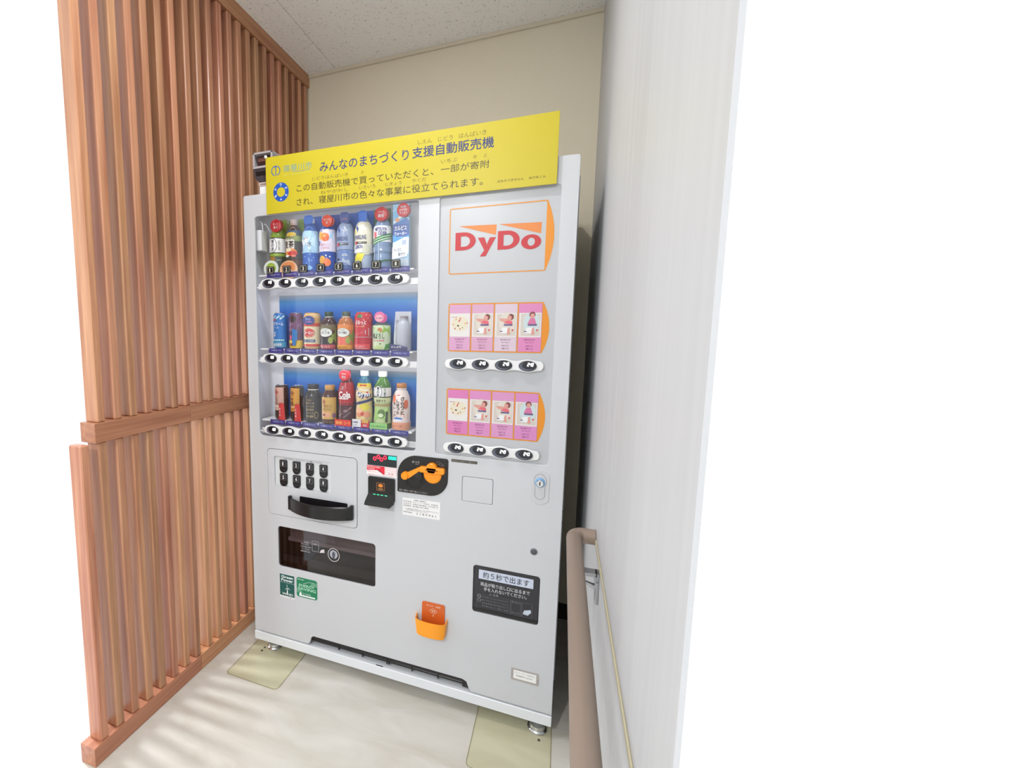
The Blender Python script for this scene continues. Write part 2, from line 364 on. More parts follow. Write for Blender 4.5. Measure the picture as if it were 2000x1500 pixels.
b.box(0.0205, 0.0105, 0.135, 0.1205, 0.120, 0.574, WHITE2); b.box(0.1210, 0.0105, 0.135, 0.5430, 0.120, 0.385, WHITE2)
b.box(0.5435, 0.0105, 0.135, 0.8960, 0.120, 0.574, WHITE2); b.box(0.8965, 0.0105, 0.135, VW - 0.0205, 0.120, 0.385, WHITE2)
b.box(1.1100, 0.0105, 0.3855, VW - 0.0205, 0.120, 0.574, WHITE2)
part(b, 'door_shell', vm)
# display cavity liner
LIN = M((222, 223, 228), 0.5)
b = MB(); b.box(0.0210, 0.0110, 0.906, 0.0245, 0.1095, 1.799, LIN); b.box(0.7060, 0.0110, 0.906, 0.7095, 0.1095, 1.799, LIN)
b.box(0.0210, 0.106, 0.906, 0.7095, 0.1095, 1.799, LIN); b.box(0.0250, 0.011, 0.906, 0.7055, 0.1055, 0.909, LIN)
b.box(0.0250, 0.011, 1.792, 0.7055, 0.1055, 1.799, M((150, 148, 150), 0.5))
part(b, 'display_liner', vm, 'grey lining of the display case')
# blue backing sheets with a halftone fade at the top
def m_blue():
    m, nt, bb, L = nodes('blue_backing_sheet'); tc = nt.nodes.new('ShaderNodeTexCoord'); sp = nt.nodes.new('ShaderNodeSeparateXYZ'); L(tc.outputs['Generated'], sp.inputs[0])
    r = ramp(nt, [(0.0, (28, 106, 196)), (0.70, (24, 104, 196)), (0.88, (60, 134, 190)), (1.0, (160, 170, 180))]); L(sp.outputs['Z'], r.inputs[0]); L(r.outputs[0], bb.inputs['Base Color']); bb.inputs['Roughness'].default_value = 0.5; return m
BLUE = m_blue()
for z0, z1, x0, x1 in ((1.262, 1.468, 0.080, 0.655), (0.985, 1.184, 0.094, 0.660)):
    part(MB().box(x0, 0.1035, z0, x1, 0.1052, z1, BLUE), 'backing_sheet', vm, 'blue printed sheet behind the drinks')
# shelves inside the case
ROWZ = (1.540, 1.262, 0.983)
for z in ROWZ:
    part(MB().box(0.046, 0.0185, z - 0.006, 0.668, 0.103, z - 0.0005, OFFW, 0.001), 'shelf', vm)
# ledges that carry the button strips
for zc in (1.503, 1.2248, 0.9477):
    bl = MB().box(0.050, 0.0115, zc - 0.018, 0.7055, 0.0165, zc + 0.003, OFFW, 0.001)
    bl.tube([(0.027, 0.014, zc - 0.030), (0.030, 0.014, zc - 0.020), (0.040, 0.0135, zc - 0.012), (0.052, 0.013, zc - 0.010)], 0.0035, OFFW, 8)
    part(bl, 'shelf_ledge', vm)
# window pane
part(MB().plate(rr(0.036, 0.912, 0.698, 1.762, 0.012), 0.0103, 0.0012, CLEAR), 'window_pane', vm, 'clear acrylic window over the drinks')
# small white box with a cable inside the case, top left
b = MB().box(0.036, 0.022, 1.632, 0.060, 0.060, 1.708, OFFW, 0.002)
b.tube([(0.034, 0.05, 1.735), (0.045, 0.04, 1.742), (0.056, 0.035, 1.735), (0.060, 0.035, 1.700)], 0.0022, OFFW, 8)
b.tube([(0.056, 0.05, 1.735), (0.070, 0.05, 1.725), (0.076, 0.055, 1.705)], 0.0015, OFFW, 8)
part(b, 'lamp_driver', vm, 'small white box with a looped cable')

# price buttons
SEG = {'0': 'abcdef', '1': 'bc', '2': 'abged', '3': 'abgcd', '4': 'fgbc', '5': 'afgcd'}
PRICE = M((255, 255, 255), 0.5, 0, 2.2)
def digits(b, s, x0, z0, h, y):
    w = h * 0.46; t = h * 0.19
    for k, ch in enumerate(s):
        X = x0 + k * w * 1.42
        pts = {'a': ((0, 1), (1, 1)), 'g': ((0, .5), (1, .5)), 'd': ((0, 0), (1, 0)), 'f': ((0, .5), (0, 1)), 'b': ((1, .5), (1, 1)), 'e': ((0, 0), (0, .5)), 'c': ((1, 0), (1, .5))}
        for g in SEG[ch]:
            (ax, az), (bx, bz) = pts[g]
            b.strip([(X + ax * w + az * h * 0.12, z0 + az * h), (X + bx * w + bz * h * 0.12, z0 + bz * h)], t, y, PRICE)
def button_mesh(price):
    b = MB(); K = M((38, 40, 48), 0.22); K2 = M((86, 90, 104), 0.3); K3 = M((22, 23, 30), 0.15)
    n = 30
    for prof, m in (([(1.0, 0.0), (1.0, -0.004), (0.94, -0.006)], K),):
        V = []; F = []
        for s_, y in prof:
            V += [(0.0262 * s_ * math.cos(2 * PI * k / n), y, 0.0160 * s_ * math.sin(2 * PI * k / n)) for k in range(n)]
        for i in range(len(prof) - 1):
            for k in range(n): a, c = i * n + k, i * n + (k + 1) % n; F.append((a, c, c + n, a + n))
        F.append(tuple(2 * n + k for k in range(n))[::-1]); b.add(V, F, m)
    b.fan(ellp(-0.003, -0.001, 0.0215, 0.0128), -0.0062, K2); b.fan(ellp(0.0035, 0.0022, 0.0195, 0.0118), -0.0064, K3)
    digits(b, price, -0.0005, 0.0002, 0.0092, -0.0068)
    return b
BM = {}
def strip_outline(x0, x1, zc, n, pitch, c0):
    P = []; N = 64
    for k in range(N + 1):
        x = x0 + (x1 - x0) * k / N; e = min((x - x0), (x1 - x)) / 0.012; e = min(1, e)
        h = (0.0172 + 0.0026 * math.cos(2 * PI * (x - c0) / pitch)) * math.sqrt(max(0.0, 1 - (1 - e) ** 2)) if e < 1 else 0.0172 + 0.0026 * math.cos(2 * PI * (x - c0) / pitch)
        P.append((x, h))
    return [(x, zc + max(h, .004)) for x, h in P][::-1] + [(x, zc - max(h, .004)) for x, h in P]
STR = M((228, 228, 229), 0.3)
for zc, c0, prices, x0, x1, yb in ((1.503, 0.1092, '140 130 110 130 110 110 140 140', 0.070, 0.660, 0), (1.2248, 0.1120, '130 130 130 130 130 130 130 130', 0.0715, 0.660, 0), (0.9477, 0.1128, '130 130 140 140 140 140 150 150', 0.0725, 0.660, 0),
                           (1.226, 0.8286, '240 240 240 240', 0.786, 1.090, 0), (0.9485, 0.8286, '240 240 240 240', 0.786, 1.090, 0)):
    pr = prices.split(); st = part(MB().plate(strip_outline(x0, x1, zc, len(pr), 0.0718, c0), -0.0055, 0.0155 if x0 < .5 else 0.0105, STR, (), 0.0022), 'button_strip', vm)
    for k, p_ in enumerate(pr):
        X = c0 + k * 0.0718
        if p_ not in BM:
            o = button_mesh(p_).build('price_button', st, (X, -0.0055, zc), local=True); BM[p_] = o.data
        else: link('price_button', BM[p_], st, (X, -0.0055, zc))

# number tags on the window
for k in range(8):
    cx, cz = 0.1063 + 0.0716 * k, 1.5548
    b = MB().plate(rr(cx - 0.0165, cz - 0.0135, cx + 0.0165, cz + 0.0135, 0.003), 0.0085, 0.0015, BLACK)
    W2 = M((225, 220, 205), 0.5)
    b.strip(rr(cx - 0.0125, cz - 0.0100, cx + 0.0125, cz + 0.0100, 0.003, 3), 0.0008, 0.0082, W2, True)
    b.text(str(k + 1), cx - 0.0035, cz - 0.0065, cx + (0.0035 if k else 0.001), cz + 0.0065, 0.0082, W2, 0.02)
    part(b, 'number_tag', vm)
# "cold" cards under each product
for r, (z0, z1, c0) in enumerate(((1.528, 1.547, 0.121), (1.2445, 1.2625, 0.1228), (0.967, 0.985, 0.1228))):
    for k in range(8):
        cx = c0 + 0.0718 * k - 0.0025; b = MB().box(cx - 0.0335, 0.0170, z0, cx + 0.0335, 0.0182, z1, M((46, 44, 128), 0.4))
        b.text('つめた～い', cx - 0.024, z0 + 0.007, cx + 0.024, z1 - 0.0035, 0.0168, M((205, 205, 235), 0.5), 0.01)
        part(b, 'cold_card', vm)

# ------------------------------------------------------------------ right-hand panel
b = MB().plate(rr(0.7505, 0.9145, 1.1235, 1.7625, 0.012), 0.0050, 0.0050, M((182, 184, 188), 0.3)); pnl = part(b, 'advertising_panel', vm)
OR1 = M((218, 136, 18), 0.35); OR2 = M((216, 128, 58), 0.4); RED = M((186, 34, 44), 0.4)
def badge_frame(b, x0, z0, x1, z1, bulge, w, y):
    b.strip(rr(x0, z0, x1, z1, 0.005, 3), w, y, OR1, True)
    P = [(x1 - 0.002, z1 + w / 2)]
    for k in range(13):
        t = -1 + 2 * k / 12; P.append((x1 + bulge * (1 - t * t), z1 + w / 2 - (z1 - z0 + w) * (k / 12)))
    P.append((x1 - 0.002, z0 - w / 2)); b.fan(P[::-1], y + 0.0001, OR1)
b = MB(); badge_frame(b, 0.791, 1.512, 1.081, 1.712, 0.0215, 0.0032, 0.0044)
b.fan([(0.819, 1.6585), (0.9345, 1.6240), (0.9358, 1.6550)], 0.0046, OR2); b.fan([(0.942, 1.6552), (1.0655, 1.6195), (1.0668, 1.6516)], 0.0046, OR2)
def ring_fill(b, o_, i_, y, m):
    n = len(o_); b.add([(x, y, z) for x, z in o_] + [(x, y, z) for x, z in i_], [(k, (k + 1) % n, n + (k + 1) % n, n + k) for k in range(n)], m)
def letter_D(b, x0, z0, x1, z1, y):
    def dshape(a0, c0, a1, c1, n=12):
        mx = a0 + (a1 - a0) * 0.42; P = [(a0, c0), (mx, c0)]
        for k in range(1, n): t = -PI / 2 + PI * k / n; P.append((mx + (a1 - mx) * math.cos(t), (c0 + c1) / 2 + (c1 - c0) / 2 * math.sin(t)))
        return P + [(mx, c1), (a0, c1)]
    w = x1 - x0; h = z1 - z0
    ring_fill(b, dshape(x0, z0, x1, z1), dshape(x0 + w * 0.27, z0 + h * 0.2, x1 - w * 0.28, z1 - h * 0.22), y, RED)
letter_D(b, 0.8095, 1.5838, 0.8735, 1.6385, 0.0043); letter_D(b, 0.9405, 1.5790, 1.0050, 1.6345, 0.0043)
ring_fill(b, ellp(1.0382, 1.5967, 0.0285, 0.0215), ellp(1.0385, 1.5970, 0.0105, 0.0120), 0.0043, RED)
for q in ([(0.8800, 1.6190), (0.9000, 1.6190), (0.9075, 1.5980), (0.9005, 1.5800)], [(0.9005, 1.5800), (0.8870, 1.5620), (0.9050, 1.5620), (0.9350, 1.6178), (0.9165, 1.6178)]):
    b.fan(q[::-1], 0.0042, RED)
part(b, 'logo', vm, 'red lettering under two orange wedges in an orange frame')
PK = [(204, 154, 188), (204, 156, 184), (204, 184, 198), (208, 128, 176)], [(204, 118, 172), (204, 134, 182), (204, 142, 184), (202, 130, 182)]
HAIR = M((120, 62, 62), 0.5); SKIN = M((206, 148, 136), 0.5); STR1 = M((96, 84, 128), 0.5); TX = M((120, 60, 110), 0.5)
for r, (z0, z1) in enumerate(((1.2672, 1.4172), (0.9925, 1.1428))):
    b = MB(); x0, x1 = 0.7945, 1.0810; badge_frame(b, x0 - 0.001, z0, x1, z1, 0.0195, 0.0036, 0.0044)
    for k in (1, 2, 3): b.rect(0.7945 + 0.0716 * k - 0.0018, z0, 0.7945 + 0.0716 * k + 0.0018, z1, 0.0042, OR1)
    fr = part(b, 'orange_frame', vm)
    for k in range(4):
        a0, a1 = 0.7945 + 0.0716 * k + 0.0025, 0.7945 + 0.0716 * (k + 1) - 0.0025; c = MB(); pk = M(PK[r][k], 0.35)
        c.box(a0, 0.0038, z0 + 0.002, a1, 0.0046, z1 - 0.002, pk)
        PH = M((214, 211, 208), 0.4); c.rect(a0 + 0.001, z0 + 0.046, a1 - 0.001, z1 - 0.030, 0.0036, PH)
        cx = (a0 + a1) / 2; zm = z0 + 0.088
        if k == 0:
            c.fan(ellp(cx, zm, 0.027, 0.024, 20), 0.0034, M((214, 206, 186), 0.4)); rd = random.Random(3)
            for q in range(13):
                a = rd.uniform(0, 6.28); d = rd.uniform(0.3, 1); c.fan(ellp(cx + 0.026 * d * math.cos(a), zm + 0.024 * d * math.sin(a), 0.0022, 0.0024, 8), 0.0032, M([(190, 60, 50), (210, 150, 60), (130, 150, 80), (170, 100, 70)][q % 4], 0.4))
            c.text('おしりふき', cx - 0.026, zm + 0.018, cx - 0.010, zm + 0.022, 0.0032, M((170, 40, 60), 0.4), 0.02)
        else:
            c.rect(a0 + 0.006, z0 + 0.050, a1 - 0.004, z1 - 0.033, 0.0035, M((198, 190, 182), 0.4))
            c.fan(ellp(cx + 0.004, zm + 0.002, 0.024, 0.032, 20), 0.0034, M((208, 200, 190) if k < 3 else (188, 204, 206), 0.4))
            if k < 3:   # a baby lying on its front, arms stretched to the left
                c.fan(ellp(cx + 0.015, zm + 0.020, 0.0085, 0.0095, 16), 0.0031, HAIR); c.fan(ellp(cx + 0.0105, zm + 0.017, 0.0068, 0.0075, 14), 0.0030, SKIN)
                c.fan([(cx - 0.020, zm + 0.016), (cx - 0.017, zm + 0.008), (cx + 0.004, zm + 0.000), (cx + 0.018, zm + 0.010), (cx + 0.006, zm + 0.014)], 0.0032, SKIN)
                c.fan([(cx - 0.006, zm + 0.001), (cx + 0.020, zm - 0.003), (cx + 0.019, zm + 0.007), (cx + 0.004, zm + 0.009)], 0.0029, M((212, 96, 110), 0.5))
            else:       # a baby sitting up
                c.fan(ellp(cx + 0.006, zm + 0.026, 0.0090, 0.0095, 16), 0.0032, HAIR); c.fan(ellp(cx + 0.0065, zm + 0.023, 0.0065, 0.0072, 14), 0.0031, SKIN)
                c.fan([(cx - 0.008, zm - 0.002), (cx + 0.019, zm - 0.004), (cx + 0.013, zm + 0.016), (cx, zm + 0.016)], 0.0032, M((200, 110, 150), 0.5))
            c.rect(cx - 0.006, zm - 0.007, cx + 0.020, zm - 0.002, 0.0028, STR1)
            c.fan([(cx - 0.016, zm - 0.030), (cx + 0.006, zm - 0.030), (cx + 0.010, zm - 0.012), (cx - 0.010, zm - 0.013)], 0.0031, M((222, 222, 224), 0.4))
            c.fan([(cx + 0.004, zm - 0.034), (cx + 0.014, zm - 0.034), (cx + 0.012, zm - 0.012), (cx + 0.006, zm - 0.014)], 0.0030, SKIN)
            c.fan([(cx + 0.017, zm - 0.018), (cx + 0.024, zm - 0.018), (cx + 0.0205, zm - 0.025)][::-1], 0.0030, M((205, 50, 60), 0.4))
            c.rect(cx - 0.017, zm - 0.026, cx - 0.009, zm - 0.023, 0.0029, STR1)
        for q, (tt, w_) in enumerate((('おむつ＆おしりふき', 0.030), ('ベビーセット', 0.026), ('Ｍサイズ', 0.020), ('2枚入り', 0.020))):
            zz = z0 + 0.036 - q * 0.0085 - (0.002 if q > 1 else 0); c.text(tt, cx - w_ / 2, zz, cx + w_ / 2, zz + 0.005, 0.0034, TX, 0.01)
        part(c, 'poster_card', fr) if False else None
        o = c.build('poster_card', fr, WL[fr.name])
# ------------------------------------------------------------------ keypad door
b = MB().plate(rr(0.0828, 0.6079, 0.4681, 0.8713, 0.0145), -0.0008, 0.0075, WHITE, [rr(0.1126, 0.7268, 0.3622, 0.8448, 0.008)], 0.0008)
kd = part(b, 'keypad_door', vm)
b = MB().box(0.105, 0.0068, 0.720, 0.370, 0.0090, 0.852, M((214, 217, 219), 0.3))
b.text('上段の商品はこちらのボタンでも購入できます。', 0.150, 0.8330, 0.322, 0.8400, 0.0066, M((60, 50, 80), 0.4), 0.0)
ki = part(b, 'keypad_plate', kd)
kb = {}
for k in range(8):
    cx, cz = 0.1525 + 0.0588 * (k % 4), (0.8062 if k < 4 else 0.7518)
    P = [(cx - 0.0165, cz + 0.0245), (cx + 0.0165, cz + 0.0245)][::-1]
    P = [(cx + 0.0130, cz + 0.0255), (cx - 0.0130, cz + 0.0255), (cx - 0.0165, cz + 0.0230)] + [(cx - 0.0165 * math.cos(PI * j / 12), cz - 0.0085 - 0.0165 * math.sin(PI * j / 12)) for j in range(13)] + [(cx + 0.0165, cz + 0.0230)]
    b = MB().plate(P, 0.0000, 0.0068, BLACK, (), 0.0012)
    b.strip(rr(cx - 0.0115, cz + 0.0005, cx + 0.0115, cz + 0.0215, 0.003, 3), 0.0008, -0.0003, M((150, 150, 155), 0.5), True)
    b.text(str(k + 1), cx - 0.0035, cz + 0.0040, cx + (0.0035 if k else 0.0015), cz + 0.0180, -0.0003, M((225, 225, 225), 0.5), 0.02)
    for q in range(3): b.fan(ellp(cx - 0.006 + 0.006 * q, cz - 0.012, 0.0009, 0.0009, 6), -0.0003, M((120, 120, 124), 0.5))
    part(b, 'key', ki) if False else b.build('key', kd, WL[kd.name])
# handle: a bowed black bar
b = MB(); V = []; F = []; n = 20; xa, xb = 0.1860, 0.4500
for k in range(n + 1):
    t = k / n; x = xa + (xb - xa) * t; bow = 0.040 * math.sin(PI * t) ** 0.8 + 0.010
    zt = 0.6905; zb_ = 0.6400; 
    V += [(x, -bow, zt - 0.004), (x, -bow, zb_), (x, -bow + 0.009, zb_), (x, -bow + 0.009, zt - 0.004), (x, -bow + 0.0045, zt)]
for k in range(n):
    for q in range(5): a, c = k * 5 + q, k * 5 + (q + 1) % 5; F.append((a, c, c + 5, a + 5))
F += [(4, 3, 2, 1, 0), tuple(n * 5 + q for q in range(5))]; b.add(V, F, BLACK)
for x in (xa, xb): b.box(x - 0.006, -0.014, 0.6410, x + 0.006, -0.0008, 0.6960, BLACK, 0.002)
b.plate(rr(0.226, 0.655, 0.430, 0.698, 0.004), -0.0016, 0.0010, M((28, 26, 28), 0.25))
b.box(0.200, -0.022, 0.642, 0.436, -0.001, 0.650, M((26, 26, 28), 0.2), 0.001)
b.build('handle', kd, WL[kd.name])['label'] = 'black bowed plastic handle'
# ------------------------------------------------------------------ price display, note sticker, bill slot
b = MB().plate(rr(0.5105, 0.8560, 0.6208, 0.8975, 0.001), -0.0018, 0.0018, M((36, 44, 48), 0.15))
LR = M((255, 40, 70), 0.5, 0, 1.3); LG = M((40, 240, 190), 0.5, 0, 1.1)
for x, z in ((0.5385, 0.8810), (0.5525, 0.8880), (0.5640, 0.8800), (0.5780, 0.8880)):
    b.strip(ellp(x, z, 0.0050, 0.0058, 16), 0.0034, -0.0021, LR, True)
b.fan([(0.5905, 0.8830), (0.6195, 0.8830), (0.6195, 0.8945), (0.5905, 0.8945)], -0.0021, LG)
b.text('販売中', 0.5925, 0.8845, 0.6180, 0.8930, -0.0024, M((10, 110, 90), 0.5), 0.01)
part(b, 'price_display', vm, 'dark display with red zeros and a green lit field')
b = MB().plate(rr(0.5075, 0.8190, 0.6215, 0.8545, 0.001), -0.0008, 0.0008, M((240, 236, 236), 0.35)); CR = M((222, 30, 56), 0.35)
b.fan([(0.5080, 0.8360), (0.5540, 0.8400), (0.5700, 0.8260), (0.5760, 0.8250), (0.5760, 0.8540), (0.5080, 0.8540)], -0.0011, CR)
b.text('新千円札もお使い', 0.5100, 0.8465, 0.5610, 0.8525, -0.0014, M((250, 240, 240), 0.4), 0.01); b.text('できます', 0.5100, 0.8395, 0.5380, 0.8450, -0.0014, M((250, 240, 240), 0.4), 0.01)
b.text('※旧紙幣もご利用いただけます', 0.5100, 0.8300, 0.5560, 0.8335, -0.0011, CR); b.text('紙幣はまっすぐに入れてください', 0.5120, 0.8205, 0.6100, 0.8240, -0.0011, CR)
for q in range(3): b.rect(0.5790, 0.8355 + 0.006 * q, 0.6190, 0.8363 + 0.006 * q, -0.0011, CR)
b.strip(rr(0.5785, 0.8270, 0.6200, 0.8535, 0.001, 2), 0.0007, -0.0011, CR, True); b.text('投入額', 0.5900, 0.8285, 0.6080, 0.8330, -0.0011, CR, 0.01)
part(b, 'notice_sticker', vm, 'red and white notice sticker')
# bill acceptor
b = MB().plate(rr(0.5150, 0.7300, 0.6160, 0.8150, 0.005), -0.0060, 0.0060, BLACK, (), 0.001)
b.strip(rr(0.5165, 0.7315, 0.6145, 0.8135, 0.004), 0.003, -0.0065, M((34, 34, 36), 0.3), True)
V = []; F = []; prof = ((-0.006, 0.757), (-0.010, 0.752), (-0.030, 0.730), (-0.036, 0.722), (-0.034, 0.7175), (-0.006, 0.724))
for k, (x0, x1) in enumerate(((0.5165, 0.6145),)):
    for y, z in prof:
        e = 0.004 if y < -0.02 else 0.0; V += [(x0 - e, y, z), (x1 + e * .2 - (0.008 if y < -0.02 else 0), y, z)]
n = len(prof); F = [(2 * i, 2 * ((i + 1) % n), 2 * ((i + 1) % n) + 1, 2 * i + 1) for i in range(n)] + [tuple(2 * i for i in range(n))[::-1], tuple(2 * i + 1 for i in range(n))]
b.add(V, F, BLACK)
bl = part(b, 'bill_slot', vm, 'black banknote slot with a forward lip')
b = MB().plate(rr(0.5465, 0.7660, 0.5800, 0.7975, 0.001), -0.0070, 0.001, M((70, 42, 26), 0.3))
b.strip(rr(0.5485, 0.7680, 0.5780, 0.7955, 0.001, 2), 0.0008, -0.0073, M((170, 130, 90), 0.4), True); b.fan(ellp(0.5633, 0.7860, 0.0085, 0.0060, 14), -0.0074, M((232, 140, 50), 0.4)); b.text('紙幣', 0.5560, 0.7700, 0.5710, 0.7770, -0.0074, M((220, 160, 100), 0.4))
b.build('bill_emblem', bl, WL[bl.name])
b = MB().box(0.5255, -0.0068, 0.7545, 0.6065, -0.0058, 0.7560, M((170, 190, 185), 0.3)); b.box(0.5255, -0.0075, 0.7480, 0.6065, -0.0065, 0.7490, M((150, 170, 165), 0.3))
GL = M((60, 250, 160), 0.5, 0, 1.6)
for x in (0.541, 0.5555, 0.570, 0.585): b.fan(ellp(x, 0.7518, 0.0052, 0.0020, 12), -0.0102, GL)
b.build('guide_light', bl, WL[bl.name])['label'] = 'row of green lights'
# coin plate
def leaf():
    P = [(0.8041, 0.9020), (0.7990, 0.9072), (0.6957, 0.9072)]
    P += [(0.6957 - 0.0707 * math.sin(PI / 2 * k / 10), 0.8365 + 0.0707 * math.cos(PI / 2 * k / 10)) for k in range(1, 11)]
    P += [(0.6250, 0.7760), (0.6280, 0.7725), (0.7406, 0.7725)]
    P += [(0.7406 + 0.0632 * math.sin(PI / 2 * k / 10), 0.8365 - 0.0640 * math.cos(PI / 2 * k / 10)) for k in range(1, 11)]
    return P
b = MB().plate(leaf(), -0.0030, 0.0030, M((24, 23, 25), 0.35), (), 0.0008)
for a0, a1 in ((2.4, 6.0),):
    b.strip([(0.6880 + 0.036 * math.cos(a0 + (a1 - a0) * k / 20), 0.8300 + 0.0365 * math.sin(a0 + (a1 - a0) * k / 20)) for k in range(21)], 0.006, -0.0033, M((8, 8, 9), 0.2))
b.lathe([(0.030, 0.0), (0.030, -0.004), (0.027, -0.006), (0.0, -0.006)], M((20, 20, 22), 0.25), (0.688, -0.003, 0.834), 28, 'y')
b.text('おつり', 0.6780, 0.8815, 0.7040, 0.8890, -0.0033, M((200, 200, 200), 0.5), 0.0); b.text('返却', 0.690, 0.8760, 0.700, 0.8800, -0.0033, M((160, 160, 160), 0.5))
for x, z, r_ in ((0.7700, 0.8905, 0.0055), (0.7790, 0.8860, 0.0050), (0.7860, 0.8830, 0.0040), (0.7930, 0.8640, 0.0048)): b.strip(ellp(x, z, r_, r_ * 0.9, 14), 0.0008, -0.0034, M((130, 130, 132), 0.5), True)
b.text('紙幣・硬貨は一枚ずつ投入してください。', 0.6320, 0.7765, 0.7360, 0.7835, -0.0033, M((185, 180, 175), 0.5), 0.0)
cp = part(b, 'coin_plate', vm, 'black leaf shaped plate around the coin slot')
b = MB()
b.lathe([(0.0135, 0.0), (0.0135, -0.014), (0.0115, -0.017), (0.0, -0.017)], ORANGE, (0.6560, -0.0030, 0.8355), 24, 'y')
b.add([(0.660, -0.006, 0.8265), (0.672, -0.006, 0.8290), (0.7130, -0.006, 0.8620), (0.7120, -0.006, 0.8720), (0.7040, -0.006, 0.8700), (0.6620, -0.006, 0.8480),
       (0.660, -0.016, 0.8275), (0.672, -0.016, 0.8300), (0.7120, -0.014, 0.8620), (0.7110, -0.014, 0.8705), (0.7045, -0.014, 0.8690), (0.6620, -0.016, 0.8470)],
      [(0, 1, 2, 3, 4, 5), (11, 10, 9, 8, 7, 6)] + [(k, (k + 1) % 6, (k + 1) % 6 + 6, k + 6) for k in range(6)], ORANGE)
b.build('return_lever', cp, WL[cp.name])['label'] = 'orange lever'
b = MB().lathe([(0.0310, 0.0), (0.0310, -0.006), (0.0270, -0.009), (0.0, -0.009)], ORANGE, (0.7525, -0.0030, 0.8500), 32, 'y')
b.plate(rr(0.7080, 0.8560, 0.7950, 0.8760, 0.006), -0.0200, 0.018, ORANGE, (), 0.002); b.lathe([(0.0190, 0.0), (0.0190, -0.014), (0.016, -0.017), (0.0, -0.017)], ORANGE, (0.7500, -0.0030, 0.8715), 24, 'y')
b.box(0.7300, -0.0205, 0.8655, 0.7720, -0.0195, 0.8680, M((90, 50, 10), 0.4))
b.build('coin_slot', cp, WL[cp.name])['label'] = 'orange coin slot with a round apron'
# printed notice below the coin plate
b = MB().plate(rr(0.6440, 0.6905, 0.7790, 0.7530, 0.001), -0.0005, 0.0005, M((232, 232, 233), 0.3)); G = M((70, 66, 66), 0.5)
for t_, x0, x1, z0, h in (('故障と連絡先', 0.6860, 0.7300, 0.7455, 0.0050), ('販 売 業 者', 0.6480, 0.6760, 0.7385, 0.0045), ('ダイドードリンコ株式会社　南近畿支店', 0.6820, 0.7720, 0.7385, 0.0045), ('住 所 住 所', 0.6480, 0.6760, 0.7310, 0.0045), ('大阪府大東市御領一丁目６番１号', 0.6820, 0.7720, 0.7310, 0.0045),
                         ('故障時連絡先', 0.6480, 0.6760, 0.7235, 0.0045), ('0120-121-453', 0.6820, 0.7380, 0.7228, 0.0058), ('※この機械に関するお問い合わせ・お気づきの点がございましたら', 0.6560, 0.7730, 0.7135, 0.0038), ('下記の番号をお知らせください', 0.6560, 0.7400, 0.7085, 0.0036), ('自動販売機番号', 0.6480, 0.6800, 0.7000, 0.0045), ('2 1 8 9 4 6 1', 0.6950, 0.7650, 0.6980, 0.0070)):
    b.text(t_, x0, z0, x1, z0 + h, -0.0008, G)
part(b, 'contact_notice', vm, 'small printed notice')
b = MB().plate(rr(0.8140, 0.9000, 0.8995, 0.9092, 0.0008), -0.0006, 0.0006, M((70, 66, 58), 0.4)); b.text('点灯中は売り切れ商品です。ご確認ください。', 0.8160, 0.9020, 0.8975, 0.9072, -0.0009, M((170, 165, 155), 0.5)); part(b, 'note_strip', vm, 'narrow dark printed strip')
part(MB().plate(rr(0.8529, 0.7715, 0.9514, 0.8543, 0.005), 0.0000, 0.004, WHITE, (), 0.0006), 'blank_cover', vm, 'square blank cover plate')
b = MB(); L0 = M((196, 197, 201), 0.35)
P = [(1.1225, 0.8070), (1.1225, 0.8890)] + [(1.0955 + 0.0300 * math.sin(a), 0.872 + 0.0300 * math.cos(a)) for a in (1.0, 0.6, 0.2, -0.2, -0.6, -1.0)] + [(1.0690, 0.8890), (1.0690, 0.8070)] + [(1.0955 - 0.0300 * math.sin(a), 0.8240 - 0.0300 * math.cos(a)) for a in (1.0, 0.6, 0.2, -0.2, -0.6, -1.0)]
b.plate(P[::-1], -0.0020, 0.0020, L0, (), 0.0006)
key = [(1.0955 + 0.0185 * math.cos(a), 0.8690 + 0.0230 * math.sin(a)) for a in [math.radians(-35 + 250 * k / 16) for k in range(17)]] + [(1.0955 + 0.0150 * math.cos(a), 0.8270 + 0.0165 * math.sin(a)) for a in [math.radians(160 + 220 * k / 12) for k in range(13)]]
b.strip(key, 0.0009, -0.0023, M((90, 92, 98), 0.4), True)
lk = part(b, 'door_lock', vm, 'grey lock plate with a round cylinder')
b = MB().lathe([(0.0150, 0.0), (0.0150, -0.002), (0.012, -0.003)], M((120, 170, 214), 0.25), (1.0950, -0.002, 0.8650), 24, 'y'); b.lathe([(0.0112, 0.0), (0.0112, -0.006), (0.0095, -0.008), (0.0, -0.008)], CHROME, (1.0950, -0.0040, 0.8640), 24, 'y')
b.box(1.0930, -0.0125, 0.8585, 1.0965, -0.0119, 0.8700, BLACK); b.build('lock_cylinder', lk, WL[lk.name])
b = MB().lathe([(0.0110, 0.0), (0.0110, -0.0015), (0.0095, -0.0022), (0.0, -0.0022)], M((120, 120, 126), 0.35, 0.8), (1.0858, 0, 0.6367), 20, 'y'); b.strip(ellp(1.0858, 0.6367, 0.0052, 0.0052, 14), 0.0022, -0.0026, BLACK, True); part(b, 'keyhole', vm, 'small round keyhole')
for z in (0.7682, 0.7341): part(MB().lathe([(0.0050, 0.0), (0.0050, 0.002), (0.003, 0.003), (0, 0.003)], M((120, 122, 126), 0.4, 0.7), (VW, 0.030, z), 14, 'x'), 'screw', vm)

